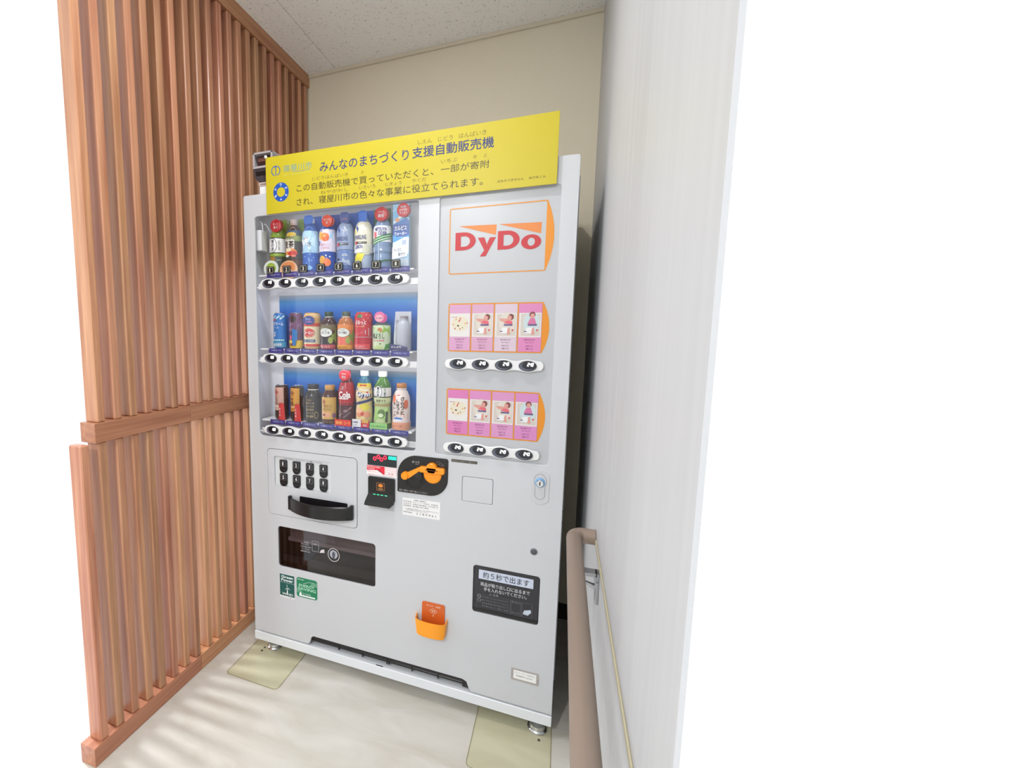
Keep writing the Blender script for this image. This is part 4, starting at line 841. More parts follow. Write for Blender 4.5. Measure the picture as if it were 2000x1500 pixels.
# top shelf -----------------------------------------------------------
def d(w):
    full(w, 0.012, 0.066, C_('56613f')); w.R(-0.030, 0.020, 0.000, 0.066, C_('a07a34')); w.R(0.002, 0.030, 0.038, 0.064, C_('36463c'))
    full(w, 0.068, 0.077, C_('8aa83e')); full(w, 0.080, 0.132, C_('e6e6e2')); full(w, 0.078, 0.081, K_); full(w, 0.132, 0.135, K_)
    w.E(-0.006, 0.107, 0.0155, 0.025, K_, 22); w.E(-0.0068, 0.107, 0.0142, 0.0235, W_, 22); w.TV('葉の茶', -0.0065, 0.128, 0.0130, C_('1a2420')); w.TV('お～いお茶', 0.017, 0.124, 0.0065, C_('4c5454'))
    w.T('カテキン', 0.016, 0.052, 0.014, 0.004, W_); 
t = drink('tea_bottle', 'green tea bottle with red round badge, leftmost on the top shelf', 0, 0, pet(0.178, 0.0325), C_('76922f', 0.15), d, C_('b8302c'), cards=(card(-0.048, 0.020, 0.2120, C_('7f9a30')),),
      badges=(('round_badge', badge(0.008, 0.178, 0.0235, RD, -0.026, (('ホッと', 0.022, 0.007, 0.006), ('香る', 0.018, 0.010, -0.006)))), ('side_tab', MB().lathe([(0.021, 0), (0.021, -0.001), (0, -0.001)], C_('8c1c24'), (0.017, -0.022, 0.178), 20, 'y')),
      ('cup_card', MB().plate(ellp(-0.012, 0.022, 0.0330, 0.0300, 30), -0.0335, 0.001, C_('d4dcd2')).plate(ellp(-0.012, 0.024, 0.0210, 0.0190, 26), -0.0340, 0.0004, C_('98b43a')).plate(ellp(-0.008, 0.027, 0.0120, 0.0090, 20), -0.0344, 0.0003, C_('b6cc58')))))
def d(w):
    full(w, 0.020, 0.050, C_('5c3828')); full(w, 0.052, 0.158, C_('3a3a34')); full(w, 0.140, 0.158, C_('355a78')); full(w, 0.118, 0.138, C_('8c9a5a')); w.E(0.000, 0.142, 0.020, 0.008, C_('c8a83c'))
    w.T('おいしい', -0.006, 0.131, 0.034, 0.011, K_, 0.03); w.R(-0.026, 0.090, 0.013, 0.122, C_('dcd8cc')); w.T('麦', -0.017, 0.105, 0.012, 0.025, K_, 0.03); w.T('茶', 0.002, 0.106, 0.018, 0.024, K_, 0.03); w.T('おいしい', -0.007, 0.124, 0.034, 0.010, W_, 0.02)
    w.E(-0.004, 0.078, 0.026, 0.014, C_('d88a40')); w.E(0.006, 0.074, 0.018, 0.009, C_('c4302c')); w.E(-0.010, 0.086, 0.012, 0.007, C_('e8d8b8')); w.E(-0.016, 0.064, 0.009, 0.004, W_); w.E(0.010, 0.064, 0.008, 0.004, C_('e07a70'))
drink('tea_bottle', 'brown tea bottle with a beige cap, second on the top shelf', 0, 1, pet(0.182, 0.0325), C_('4c2f22', 0.15), d, C_('c4b4ae'), {'ring': C_('b49c94')}, cards=(card(-0.042, 0.0240, 0.2080, C_('7e9838')),),
      badges=(('food_card', MB().plate(ellp(-0.006, 0.014, 0.0390, 0.0340, 32), -0.0335, 0.001, C_('d8b48c')).plate(ellp(-0.007, 0.024, 0.0300, 0.0200, 28), -0.0340, 0.0004, C_('d88a52')).plate(ellp(-0.005, 0.008, 0.0160, 0.0110, 20), -0.0344, 0.0003, C_('d8c0ac'))),))
def d(w):
    full(w, 0.072, 0.150, C_('a8d0e6')); w.P([(-0.030, 0.074), (0.010, 0.074), (0.004, 0.100), (0.012, 0.128), (-0.004, 0.150), (-0.016, 0.132), (-0.030, 0.122)], W_); w.P([(0.004, 0.076), (0.032, 0.076), (0.032, 0.148), (0.018, 0.128), (0.012, 0.112)], C_('c4e4f0')); w.P([(-0.034, 0.076), (-0.024, 0.078), (-0.022, 0.100), (-0.032, 0.112)], C_('3a5ca6'))
    w.T('水', 0.006, 0.103, 0.018, 0.020, C_('30507c'), 0.0); w.T('富士', -0.008, 0.123, 0.014, 0.006, C_('c06a70'), 0.0); w.T('天然水', 0.010, 0.078, 0.012, 0.003, C_('3868a0'))
    for x, z in ((-0.012, 0.058), (0.008, 0.066), (0.014, 0.044), (-0.004, 0.035), (0.020, 0.055), (0.003, 0.050)): w.E(x, z, 0.0018, 0.0020, C_('b0d4f4'), 8)
    w.E(0.002, 0.018, 0.014, 0.008, C_('7eb4e4'))
drink('water_bottle', 'blue water bottle with an icy white label, third on the top shelf', 0, 2, pet(0.180, 0.0325), C_('2c62b8', 0.12), d, C_('d8e4f0'), cards=(card(-0.046, 0.028, 0.2120, C_('1f56b8')),), badges=(('cap_card', MB().plate(rr(-0.018, 0.175, 0.020, 0.206, 0.012), -0.020, 0.001, C_('2464c4')).text('富士山の', -0.013, 0.192, 0.015, 0.199, -0.0205, C_('5c94dc')).text('天然水', -0.010, 0.182, 0.012, 0.189, -0.0205, C_('5c94dc'))),))
def d(w):
    full(w, 0.072, 0.150, C_('e4dcea')); w.P([(0.010, 0.110), (0.034, 0.100), (0.034, 0.148), (0.014, 0.148)], C_('9ccae6')); w.R(-0.022, 0.143, -0.012, 0.147, NV)
    w.E(-0.018, 0.128, 0.011, 0.014, C_('e8b440')); w.E(0.000, 0.122, 0.015, 0.015, C_('e8823c')); w.E(0.004, 0.118, 0.010, 0.010, C_('e86a30')); w.E(-0.003, 0.126, 0.005, 0.005, C_('f4bc6c')); w.P([(-0.030, 0.092), (-0.022, 0.096), (-0.020, 0.108), (-0.030, 0.112)], C_('5a4a94'))
    w.T('朝摘みオレンジ', 0.000, 0.096, 0.034, 0.009, C_('d07890'), 0.0); w.T('＆天然水', 0.000, 0.084, 0.030, 0.008, C_('c86878'), 0.0)
    w.E(-0.012, 0.043, 0.013, 0.015, C_('e8b03c')); w.E(0.006, 0.034, 0.014, 0.014, C_('ec7e44')); w.E(0.003, 0.058, 0.003, 0.003, W_, 8); w.E(0.016, 0.054, 0.003, 0.003, W_, 8)
drink('juice_bottle', 'water bottle with oranges on its label and an orange round badge', 0, 3, pet(0.180, 0.0325), C_('1c4ca6', 0.12), d, C_('e0e0e4'), cards=(card(-0.038, 0.030, 0.2120, C_('1a3e9a')),),
      badges=(('round_badge', badge(0.010, 0.178, 0.0210, C_('e04a24'), -0.026, (('オレンジ', 0.024, 0.007, 0.005), ('味', 0.008, 0.008, -0.006)))), ('side_tab', MB().lathe([(0.018, 0), (0.018, -0.001), (0, -0.001)], C_('b83a30'), (0.020, -0.022, 0.176), 20, 'y'))))
def spark(lemon):
    def d(w):
        base = C_('8ea0c0') if not lemon else C_('e8e4cc'); full(w, 0.075, 0.165, base)
        w.P([(-0.020, 0.110), (0.030, 0.110), (0.030, 0.150), (0.010, 0.148), (0.002, 0.166), (-0.010, 0.144)], C_('c0c6cc') if not lemon else W_); w.P([(-0.020, 0.156), (-0.010, 0.142), (-0.015, 0.128), (-0.024, 0.144)], C_('34509c'))
        if lemon: w.P([(-0.030, 0.124), (-0.020, 0.128), (-0.026, 0.150), (-0.034, 0.148)], C_('e4d048'))
        w.T('SPARKLING', -0.006, 0.112, 0.044, 0.015, C_('48548a'), 0.02); w.R(-0.024, 0.090, 0.018, 0.097, K_); w.R(-0.026, 0.086, -0.016, 0.099, C_('c44850')); w.T('無糖ドライ', 0.002, 0.0935, 0.026, 0.0045, W_)
        if lemon:
            full(w, 0.060, 0.088, W_); w.T('LEMON', -0.010, 0.080, 0.028, 0.013, C_('484c8a'), 0.02); w.P([(-0.032, 0.030), (0.000, 0.030), (0.012, 0.058), (-0.014, 0.060), (-0.024, 0.050)], C_('e8dc38')); w.E(0.018, 0.070, 0.016, 0.018, C_('dcdcc4'))
        else:
            full(w, 0.020, 0.072, C_('6f86b4')); w.R(-0.006, 0.048, 0.018, 0.066, C_('3c78c8')); w.T('強炭酸', 0.006, 0.057, 0.018, 0.010, W_); w.P([(-0.028, 0.020), (0.026, 0.020), (0.022, 0.040), (0.000, 0.046), (-0.020, 0.036)], C_('a8b6cc')); w.R(-0.024, 0.038, -0.014, 0.044, K_)
    return d
drink('soda_bottle', 'grey blue sparkling water bottle without a badge, fifth on the top shelf', 0, 4, pet(0.182, 0.0325), C_('5674ac', 0.12), spark(False), C_('7088b4'), cards=(card(-0.036, 0.031, 0.2120, C_('2c5ab0')),), badges=(('cap_card', MB().plate(rr(-0.014, 0.166, 0.022, 0.204, 0.010), -0.020, 0.001, C_('3c5090')).text('強炭酸', -0.006, 0.178, 0.016, 0.184, -0.0205, C_('c08aa0'))),))
drink('soda_bottle', 'sparkling water bottle with a yellow lemon at its foot, sixth on the top shelf', 0, 5, pet(0.182, 0.0325), C_('a8b8cc', 0.12), spark(True), C_('2c68c0'), cards=(card(-0.040, 0.0240, 0.2140, C_('1e5ab8')),), badges=(('cap_card', MB().plate(rr(-0.012, 0.166, 0.020, 0.204, 0.012), -0.020, 0.001, C_('2a66c4')).text('レモン', -0.006, 0.188, 0.014, 0.194, -0.0205, C_('6c9ce0'))),))
def d(w):
    full(w, 0.092, 0.146, W_); w.T('MITSUYA', 0.000, 0.134, 0.042, 0.012, C_('343c84'), 0.03); w.T('CIDER', 0.006, 0.120, 0.030, 0.012, C_('343c84'), 0.03); w.P([(-0.028, 0.126), (-0.016, 0.126), (-0.014, 0.112), (-0.024, 0.100), (-0.026, 0.112)], C_('e06a78'))
    GR = C_('3a8a48'); band(w, 0.080, 0.104, 0.020, GR); band(w, 0.084, 0.108, 0.0025, W_); band(w, 0.092, 0.116, 0.0025, C_('d8e8d8')); full(w, 0.060, 0.076, C_('8098b8')); w.R(-0.028, 0.010, -0.022, 0.075, C_('a4b8d0')); w.R(-0.008, 0.010, -0.004, 0.090, C_('a8bcd4')); w.E(0.002, 0.066, 0.004, 0.003, W_, 8); band(w, 0.018, 0.030, 0.006, C_('2c6440'))
drink('soda_bottle', 'clear soda bottle on a dark green card, seventh on the top shelf', 0, 6, pet(0.180, 0.0325), C_('7e98ba', 0.12), d, C_('3a8a50'), cards=(card(-0.046, 0.017, 0.2160, C_('275c3a')),),
      badges=(('round_badge', badge(0.004, 0.184, 0.0235, RD, -0.026, (('スカッと', 0.022, 0.006, 0.007), ('爽快', 0.022, 0.012, -0.006)))), ('side_tab', MB().lathe([(0.021, 0), (0.021, -0.001), (0, -0.001)], C_('8c1c24'), (0.012, -0.022, 0.182), 20, 'y'))))
def d(w):
    pass
CT = [(0.031, 0.0), (0.031, 0.001)]
t = thing('carton', 'blue and white drink card with red round badge, rightmost on top shelf', 'drink display', (0.6150, 0.0515, ROWZ[0]), 'drinks on the top shelf'); L_ = tuple(WL[t.name])
b = MB().plate(rr(-0.030, 0.0005, 0.028, 0.214, 0.002), -0.012, 0.020, C_('9cc8e0')); y = -0.0123
b.fan([(-0.030, 0.150), (0.004, 0.160), (0.016, 0.172), (-0.010, 0.196), (-0.030, 0.190)], y, C_('78b4dc')); b.fan([(-0.028, 0.150), (0.010, 0.176), (0.002, 0.182), (-0.026, 0.160)], y - .0002, W_); b.fan(ellp(-0.014, 0.163, 0.009, 0.006), y - .0004, C_('e09a70'))
b.rect(-0.030, 0.108, 0.028, 0.148, y - .0004, C_('2454a4')); b.fan([(-0.030, 0.148), (0.028, 0.148), (0.028, 0.158), (0.018, 0.168)], y - .0004, C_('3c70b8')); b.text('カルピス', -0.024, 0.128, 0.020, 0.144, y - .0006, W_, 0.03); b.text('ウォーター', -0.024, 0.112, 0.020, 0.124, y - .0006, W_, 0.03)
b.fan([(-0.030, 0.092), (0.028, 0.092), (0.028, 0.112), (0.000, 0.104), (-0.030, 0.114)], y - .0006, C_('4aa0dc')); b.fan([(-0.030, 0.050), (0.028, 0.050), (0.028, 0.104), (0.014, 0.106), (-0.030, 0.088)], y - .0008, C_('dce6f0')); b.text('乳酸菌', 0.004, 0.080, 0.018, 0.096, y - .001, C_('7890c0'))
b.fan([(-0.032, 0.034), (0.022, 0.042), (0.020, 0.082), (-0.031, 0.074)], y - .0012, C_('f0f2f6')); b.text('すっきり、', -0.024, 0.058, 0.004, 0.070, y - .0014, C_('384868'), 0.01, 0.1); b.text('爽やか', -0.010, 0.044, 0.016, 0.056, y - .0014, C_('384868'), 0.01, 0.1)
b.rect(-0.030, 0.0005, 0.028, 0.034, y - .0002, C_('b8c8d4')); b.build('display_card', t, L_, local=True)
badge(0.010, 0.192, 0.0225, RD, -0.020, (('微炭酸', 0.020, 0.007, 0.010), ('さわやか', 0.028, 0.008, 0.000), ('すっきり', 0.026, 0.008, -0.010))).build('round_badge', t, L_, local=True)
MB().lathe([(0.021, 0), (0.021, -0.001), (0, -0.001)], C_('9c2028'), (0.015, -0.0165, 0.190), 20, 'y').build('side_tab', t, L_, local=True)

# middle shelf --------------------------------------------------------
SIL = M((205, 206, 210), 0.25, 0.9)
def d(w):
    full(w, 0.004, 0.128, C_('2c74bc')); 
    for q in range(9): w.E(-0.022 + 0.0055 * q, 0.118 + (q % 3) * 0.004 - 0.004, 0.0035, 0.0035, C_('9cd0d4') if q % 2 else C_('d8ecec'), 8)
    w.R(-0.020, 0.106, -0.008, 0.112, C_('c04a50')); w.T('クリーム', 0.002, 0.094, 0.036, 0.013, W_, 0.02); w.T('ソーダ', -0.006, 0.079, 0.020, 0.007, C_('d0e8f4')); w.R(-0.017, 0.052, -0.008, 0.064, C_('a0b8dc')); w.R(-0.016, 0.046, -0.010, 0.051, W_)
    for q in range(7): w.E(-0.022 + 0.007 * q, 0.032, 0.0035, 0.0035, C_('a8dce0'), 8)
    w.R(-0.034, 0.004, 0.030, 0.026, C_('3f94bc')); w.T('炭酸 新発売', -0.004, 0.014, 0.034, 0.012, W_, 0.02)
drink('slim_can', 'slim light blue drink can with white lettering, leftmost on the middle shelf', 1, 0, SLIM, C_('2f6fb4', 0.2), d, rim=SIL)
def d(w):
    full(w, 0.004, 0.128, C_('6a4468')); w.P([(-0.010, 0.126), (0.040, 0.126), (0.040, 0.050), (0.010, 0.070)], C_('8c6490')); w.E(-0.006, 0.112, 0.015, 0.013, C_('3c2a3c')); w.E(0.002, 0.108, 0.006, 0.006, C_('303c30'))
    w.T('ぶどう', -0.012, 0.092, 0.020, 0.012, C_('c8b0c4')); w.T('果汁', -0.012, 0.072, 0.018, 0.012, C_('b89cb4')); w.E(-0.014, 0.044, 0.008, 0.009, C_('c83a6a')); w.E(-0.016, 0.058, 0.010, 0.008, C_('4a2038'))
    w.R(-0.036, 0.002, 0.036, 0.032, C_('dcbc3c')); w.R(-0.024, 0.010, -0.002, 0.022, C_('a86a38')); w.T('手塗缶', -0.013, 0.016, 0.018, 0.008, C_('5c2c20'))
drink('slim_can', 'slim purple can with a yellow foot and a blue hanging tag', 1, 1, SLIM, C_('5c3c5c', 0.2), d, rim=SIL, badges=(('hanging_tag', MB().plate([(0.002, 0.012), (0.014, 0.012), (0.016, 0.030), (0.022, 0.034), (0.022, 0.068), (0.006, 0.076), (0.000, 0.070), (0.000, 0.030)][::1], -0.0315, 0.0025, C_('2a78b8'))),))
def d(w):
    full(w, 0.004, 0.128, C_('dccca4')); full(w, 0.094, 0.130, C_('cc9c58')); full(w, 0.084, 0.096, C_('c83a30')); w.E(0.000, 0.060, 0.027, 0.020, C_('d8d0b0')); w.E(-0.002, 0.060, 0.024, 0.017, C_('c43430')); w.T('コーヒー', -0.003, 0.061, 0.038, 0.011, W_, 0.03); w.T('ミルク', -0.003, 0.048, 0.012, 0.005, C_('f0d8c0'))
    w.R(-0.030, 0.026, 0.022, 0.036, C_('34487c')); w.T('まろやか珈琲', -0.004, 0.031, 0.042, 0.006, C_('c8d0e0')); full(w, 0.010, 0.019, C_('c8382c'))
drink('coffee_can', 'cream coffee can with a red oval and a blue oval badge', 1, 2, CAN, C_('cc9c5c', 0.2), d, rim=SIL, badges=(('oval_badge', MB().plate(ellp(0.004, 0.106, 0.0245, 0.0165, 28), -0.0345, 0.0015, C_('2a3a84')).text('Best', -0.009, 0.108, 0.013, 0.116, -0.0348, C_('90a8e0'), 0.02).text('Coffee', -0.009, 0.098, 0.017, 0.106, -0.0348, C_('a87cb8'), 0.02)),))
def fruit(b0, b1, b2, foot, ft):
    def d(w):
        full(w, 0.004, 0.090, b0); w.R(-0.036, 0.070, 0.040, 0.092, b1); w.P([(0.010, 0.020), (0.040, 0.020), (0.040, 0.080), (0.020, 0.060)], C_('7c9440')); w.E(-0.004, 0.062, 0.0265, 0.0165, C_('4c5a4c'), 22); w.E(-0.004, 0.062, 0.0255, 0.0155, C_('e0e4dc'), 22); w.T('ぶどう＆' if ft == 'g' else 'フルーツMIX', -0.006, 0.062, 0.036, 0.009, C_('5c4a5c'), 0.02); w.T('豊かな果実', -0.006, 0.0715, 0.022, 0.003, C_('60706c'))
        w.E(-0.014, 0.032, 0.011, 0.016, b2); w.E(0.002, 0.030, 0.011, 0.015, b2); w.E(0.016, 0.034, 0.009, 0.012, C_('98a854')); w.R(-0.036, 0.002, 0.034, 0.018, foot); w.T('濃い甘さ' if ft == 'g' else 'もも・みかん', -0.004, 0.010, 0.034, 0.007, C_('f0c8c0') if ft == 'g' else C_('8a4a20'))
    return d
drink('grape_bottle', 'dark grape drink bottle with a dark green cap, fourth on the middle shelf', 1, 3, SB, C_('36181e', 0.12), fruit(C_('4c2430'), C_('6c6444'), C_('1e1420'), C_('b8505c'), 'g'), C_('1c3c30'), {'r': 0.0160, 'ring': C_('c8d0c8')})
drink('fruit_bottle', 'orange and peach drink bottle with a grey green cap, fifth on the middle shelf', 1, 4, SB, C_('a8683c', 0.12), fruit(C_('c87c54'), C_('dc8848'), C_('e06c5c'), C_('e09a3c'), 'm'), C_('4c5a50'), {'r': 0.0160, 'ring': C_('d4d4c8')})
def d(w):
    full(w, 0.004, 0.130, C_('c02838')); w.P([(-0.040, 0.058), (-0.010, 0.062), (0.020, 0.074), (0.040, 0.086), (0.040, 0.046), (-0.040, 0.046)], C_('ccd0d8')); w.E(-0.006, 0.120, 0.010, 0.007, C_('3c7a48')); w.T('ぷるっと', -0.004, 0.098, 0.042, 0.014, W_, 0.02)
    w.T('とろける食感', -0.006, 0.084, 0.034, 0.005, C_('f0c090')); rd = random.Random(2)
    for q in range(9): w.E(rd.uniform(-0.030, 0.034), rd.uniform(0.082, 0.124), 0.0020, 0.0022, C_('f0a8a8'), 8)
    full(w, 0.046, 0.0475, C_('b8b8c0')); full(w, 0.020, 0.044, C_('b41c34')); w.R(-0.036, 0.002, 0.030, 0.022, C_('d84a52')); w.T('ふるふるゼリー', -0.006, 0.013, 0.040, 0.009, C_('f4c8c4')); w.R(-0.030, 0.006, 0.020, 0.0068, W_)
drink('jelly_can', 'red drink can with a wide silver band, sixth on the middle shelf', 1, 5, CAN, C_('b42434', 0.2), d, rim=SIL)
SBB = [(0.0280, 0.0), (0.0325, 0.004), (0.0330, 0.010), (0.0330, 0.084), (0.0310, 0.090), (0.0190, 0.098), (0.0160, 0.104)]
def d(w):
    full(w, 0.003, 0.088, C_('c8d8b4')); w.P([(-0.030, 0.062), (0.006, 0.086), (-0.030, 0.086)], C_('9cc888')); w.P([(0.008, 0.060), (0.042, 0.050), (0.042, 0.088), (0.010, 0.088)], C_('90bc48')); w.E(0.000, 0.071, 0.009, 0.009, C_('c08048')); w.E(-0.012, 0.062, 0.014, 0.008, C_('b4d0a8'))
    w.T('梅よろし', -0.006, 0.051, 0.044, 0.020, C_('1c2c24'), 0.02); w.T('さわやか完熟梅', -0.006, 0.035, 0.042, 0.006, C_('d85090'), 0.03); w.E(0.002, 0.024, 0.004, 0.002, C_('506c40')); w.P([(0.014, 0.003), (0.042, 0.003), (0.042, 0.030), (0.020, 0.022)], C_('4c9448')); w.E(-0.004, 0.012, 0.016, 0.006, C_('b8cc88'))
drink('plum_bottle', 'green and white bottle with a pink oval badge, on the middle shelf', 1, 6, SBB, C_('4c5c5c', 0.15), d, C_('e8c8d0'), {'r': 0.0165, 'h': 0.022}, badges=(('oval_badge', MB().plate(ellp(0.000, 0.117, 0.0200, 0.0185, 26), -0.0245, 0.0015, C_('d86a9c')).plate(ellp(-0.001, 0.113, 0.0150, 0.0125, 22), -0.0252, 0.0006, C_('e8a8b8')).text('さっぱり', -0.013, 0.110, 0.011, 0.116, -0.0256, C_('5c2c44'), 0.02)), ('side_tab', MB().lathe([(0.0165, 0), (0.0165, -0.001), (0, -0.001)], C_('c84c8c'), (0.011, -0.021, 0.113), 20, 'y'))))
t = thing('sold_out_card', 'pale grey bottle shape on a white card, rightmost on the middle shelf', 'drink display', (0.6130, 0.0515, ROWZ[1]), 'drinks on the middle shelf'); L_ = tuple(WL[t.name])
b = MB().plate([(-0.026, 0.0010), (0.036, 0.0010), (0.036, 0.136), (-0.022, 0.136), (-0.028, 0.040)], 0.004, 0.002, C_('c8ccd4')); b.text('売切', -0.020, 0.090, -0.010, 0.108, 0.0037, C_('686c78')); b.text('商品', -0.021, 0.072, -0.012, 0.084, 0.0037, C_('807078')); b.fan(ellp(-0.010, 0.036, 0.004, 0.004, 8), 0.0037, C_('c07850')); b.build('white_card', t, L_, local=True)
PB = [(0.024, 0.001), (0.0265, 0.006), (0.0265, 0.080), (0.023, 0.094), (0.013, 0.104), (0.012, 0.112)]
MB().lathe(PB, C_('b0b4be'), (0.012, -0.004, 0), 26).build('body', t, L_, local=True); MB().lathe([(0.013, 0.112), (0.013, 0.120)], C_('988c94'), (0.012, -0.004, 0), 20).build('cap', t, L_, local=True)
b = MB().plate([(-0.030, 0.004), (0.036, -0.004 + 0.006), (0.036, 0.014), (-0.028, 0.026)], -0.034, 0.001, C_('343468')); b.text('げんき市', -0.022, 0.010, 0.014, 0.018, -0.0343, W_); b.build('foot_card', t, L_, local=True)

# bottom shelf --------------------------------------------------------
def choc(body, diamond, txt, band_):
    def d(w):
        full(w, 0.003, 0.040, C_('2c1c1a')); w.R(-0.024, 0.038, 0.018, 0.128, body); w.P([(-0.012, 0.124), (-0.001, 0.110), (-0.012, 0.092), (-0.022, 0.108)], diamond); w.TV(txt, -0.012, 0.092, 0.0120, C_('5a2c24')); w.T(band_, -0.006, 0.064, 0.024, 0.010, C_('3c2018'), 0.02); w.R(-0.022, 0.040, 0.014, 0.054, C_('e8c8b0') if body is not GOLD else C_('d88a34')); w.T('深い味', -0.006, 0.047, 0.022, 0.008, C_('4c2c20'))
        w.R(-0.020, 0.055, 0.012, 0.0565, W_)
    return d
GOLD = C_('cc9440')
def fold(txt): return ('promo_fold', MB().add([(0.004, -0.0300, 0.0005), (0.020, -0.0340, 0.0005), (0.032, -0.0260, 0.0005), (0.006, -0.0300, 0.062), (0.016, -0.0340, 0.070), (0.026, -0.0260, 0.066)], [(0, 1, 4, 3), (1, 2, 5, 4), (0, 2, 1), (3, 4, 5), (0, 3, 5, 2)], C_('c83030')).text(txt[0], 0.010, 0.042, 0.015, 0.050, -0.0345, W_).text(txt[1], 0.010, 0.030, 0.015, 0.038, -0.0345, W_).text(txt[2], 0.010, 0.018, 0.015, 0.026, -0.0345, W_))
drink('slim_can', 'slim brown can with a beige label, leftmost on the bottom shelf', 2, 0, SLIM, C_('3c2420', 0.2), choc(C_('c8a090'), C_('a85048'), 'ココ', 'カフェオレ'), rim=SIL, badges=(fold('糖類減'),))
drink('slim_can', 'slim black can with a gold label, second on the bottom shelf', 2, 1, SLIM, C_('2c1e1c', 0.2), choc(GOLD, C_('8c5028'), '微糖', '世界一の'), rim=SIL, badges=(fold('味微糖'),))
def d(w):
    full(w, 0.003, 0.096, C_('1e1814')); w.T('BLEND', -0.004, 0.088, 0.018, 0.006, C_('a08050')); G = C_('a89464')
    for q, t_ in enumerate(('世界一の', 'バリスタ', '監修珈琲', 'ブラック', '無糖')): w.T(t_, -0.002, 0.076 - 0.0125 * q, 0.034 - 0.002 * q, 0.0085, G)
    w.E(0.022, 0.030, 0.009, 0.014, C_('8c7444')); w.E(0.022, 0.030, 0.006, 0.010, C_('2c221c'))
drink('coffee_bottle', 'black coffee bottle can with a wide black collar, third on the bottom shelf', 2, 2, [(a * 1.0, z) for a, z in BC], C_('1c1614', 0.2), d, C_('1a1414'), {'r': 0.0215, 'h': 0.017, 'ring': C_('d8cfc8')}, badges=(('side_flag', MB().plate([(-0.034, 0.078), (-0.028, 0.090), (-0.022, 0.092), (-0.020, 0.070), (-0.026, 0.056), (-0.031, 0.066)][::-1], -0.030, 0.001, C_('1c1414'))),))
def d(w):
    full(w, 0.003, 0.018, C_('4c2c28')); w.R(-0.026, 0.020, 0.036, 0.102, C_('c8a050')); w.P([(-0.013, 0.096), (-0.005, 0.086), (-0.013, 0.074), (-0.020, 0.086)], C_('a05434')); w.T('匠のカフェ', 0.002, 0.070, 0.030, 0.010, C_('6c3c20'), 0.01); w.T('オリジナル', 0.000, 0.057, 0.032, 0.009, C_('5c3018'), 0.01); w.R(-0.024, 0.028, 0.012, 0.046, C_('d8a07c')); w.T('微糖', -0.012, 0.036, 0.012, 0.008, C_('6c3420')); w.E(0.026, 0.034, 0.008, 0.010, C_('885a78')); w.T('コーヒー飲料', 0.004, 0.009, 0.034, 0.006, C_('b08c50'))
drink('coffee_bottle', 'gold labelled coffee bottle with a gold cap, fourth on the bottom shelf', 2, 3, BC, C_('42201e', 0.2), d, C_('c89448'), {'r': 0.0195, 'h': 0.017, 'ring': C_('dcd8d0')}, cards=(card(-0.012, 0.034, 0.120, C_('3a2220')),))
COLA = [(0.0270, 0.0), (0.0315, 0.004), (0.0320, 0.012), (0.0315, 0.060), (0.0300, 0.078), (0.0310, 0.096), (0.0325, 0.112), (0.0315, 0.130), (0.0270, 0.150), (0.0200, 0.168), (0.0140, 0.180), (0.0135, 0.186)]
def d(w):
    full(w, 0.020, 0.160, C_('a82834')); full(w, 0.020, 0.086, C_('4c2a34')); w.T('Cola', 0.000, 0.116, 0.044, 0.024, W_, 0.03); w.R(-0.028, 0.099, 0.014, 0.103, W_); w.T('冴', -0.008, 0.140, 0.010, 0.014, C_('d8d8dc'))
    for q in range(7): w.R(-0.024 + 0.008 * q, 0.080 + 0.003 * (q % 2), -0.020 + 0.008 * q, 0.090 + 0.003 * (q % 2), C_('c83a44'))
    w.P([(-0.026, 0.036), (-0.022, 0.034), (0.026, 0.066), (0.024, 0.072)], C_('a07474')); w.P([(-0.010, 0.030), (0.000, 0.030), (0.024, 0.048), (0.020, 0.056)], C_('746068')); w.E(0.004, 0.056, 0.008, 0.005, C_('8c7478'))
drink('cola_bottle', 'red and black cola bottle with a red round badge and red foot card', 2, 4, COLA, C_('5c2c38', 0.15), d, C_('d04450'), badges=(('round_badge', badge(0.000, 0.186, 0.0200, C_('dc3440'), -0.024, (('日本の', 0.018, 0.007, 0.006), ('限定', 0.016, 0.010, -0.006)))), ('side_tab', MB().lathe([(0.0185, 0), (0.0185, -0.001), (0, -0.001)], C_('c04a58'), (0.007, -0.020, 0.185), 20, 'y')),
      ('foot_card', MB().plate(rr(-0.034, 0.0005, 0.032, 0.024, 0.001), -0.0350, 0.001, C_('d43028')).text('強刺激！コーラ', -0.030, 0.006, 0.028, 0.018, -0.0353, C_('f0b050'), 0.03))))
def d(w):
    full(w, 0.020, 0.156, C_('dcc890')); w.R(-0.040, 0.148, 0.042, 0.160, C_('e0c838')); w.R(-0.012, 0.151, 0.012, 0.156, C_('b83028')); w.P([(-0.040, 0.144), (0.042, 0.150), (0.042, 0.120), (0.020, 0.106), (-0.040, 0.082)], C_('b82c38')); w.E(-0.024, 0.140, 0.007, 0.006, C_('c8d0e4')); w.E(-0.024, 0.139, 0.004, 0.004, C_('3c5494'))
    w.T('Gym', 0.004, 0.118, 0.052, 0.024, C_('28346c'), 0.06); w.T('Gym', 0.002, 0.120, 0.050, 0.023, C_('f4f4f4'), 0.03); w.T('Fruits', 0.006, 0.138, 0.030, 0.007, W_, 0.02); band(w, 0.076, 0.100, 0.010, C_('2c3a6c')); 
    w.E(0.008, 0.076, 0.018, 0.013, C_('d8cc48')); w.E(-0.014, 0.048, 0.013, 0.010, C_('d88c68')); w.E(0.016, 0.048, 0.014, 0.011, C_('e09878')); w.E(0.000, 0.052, 0.006, 0.009, C_('c04840')); w.E(-0.012, 0.062, 0.014, 0.009, C_('e4b48c'))
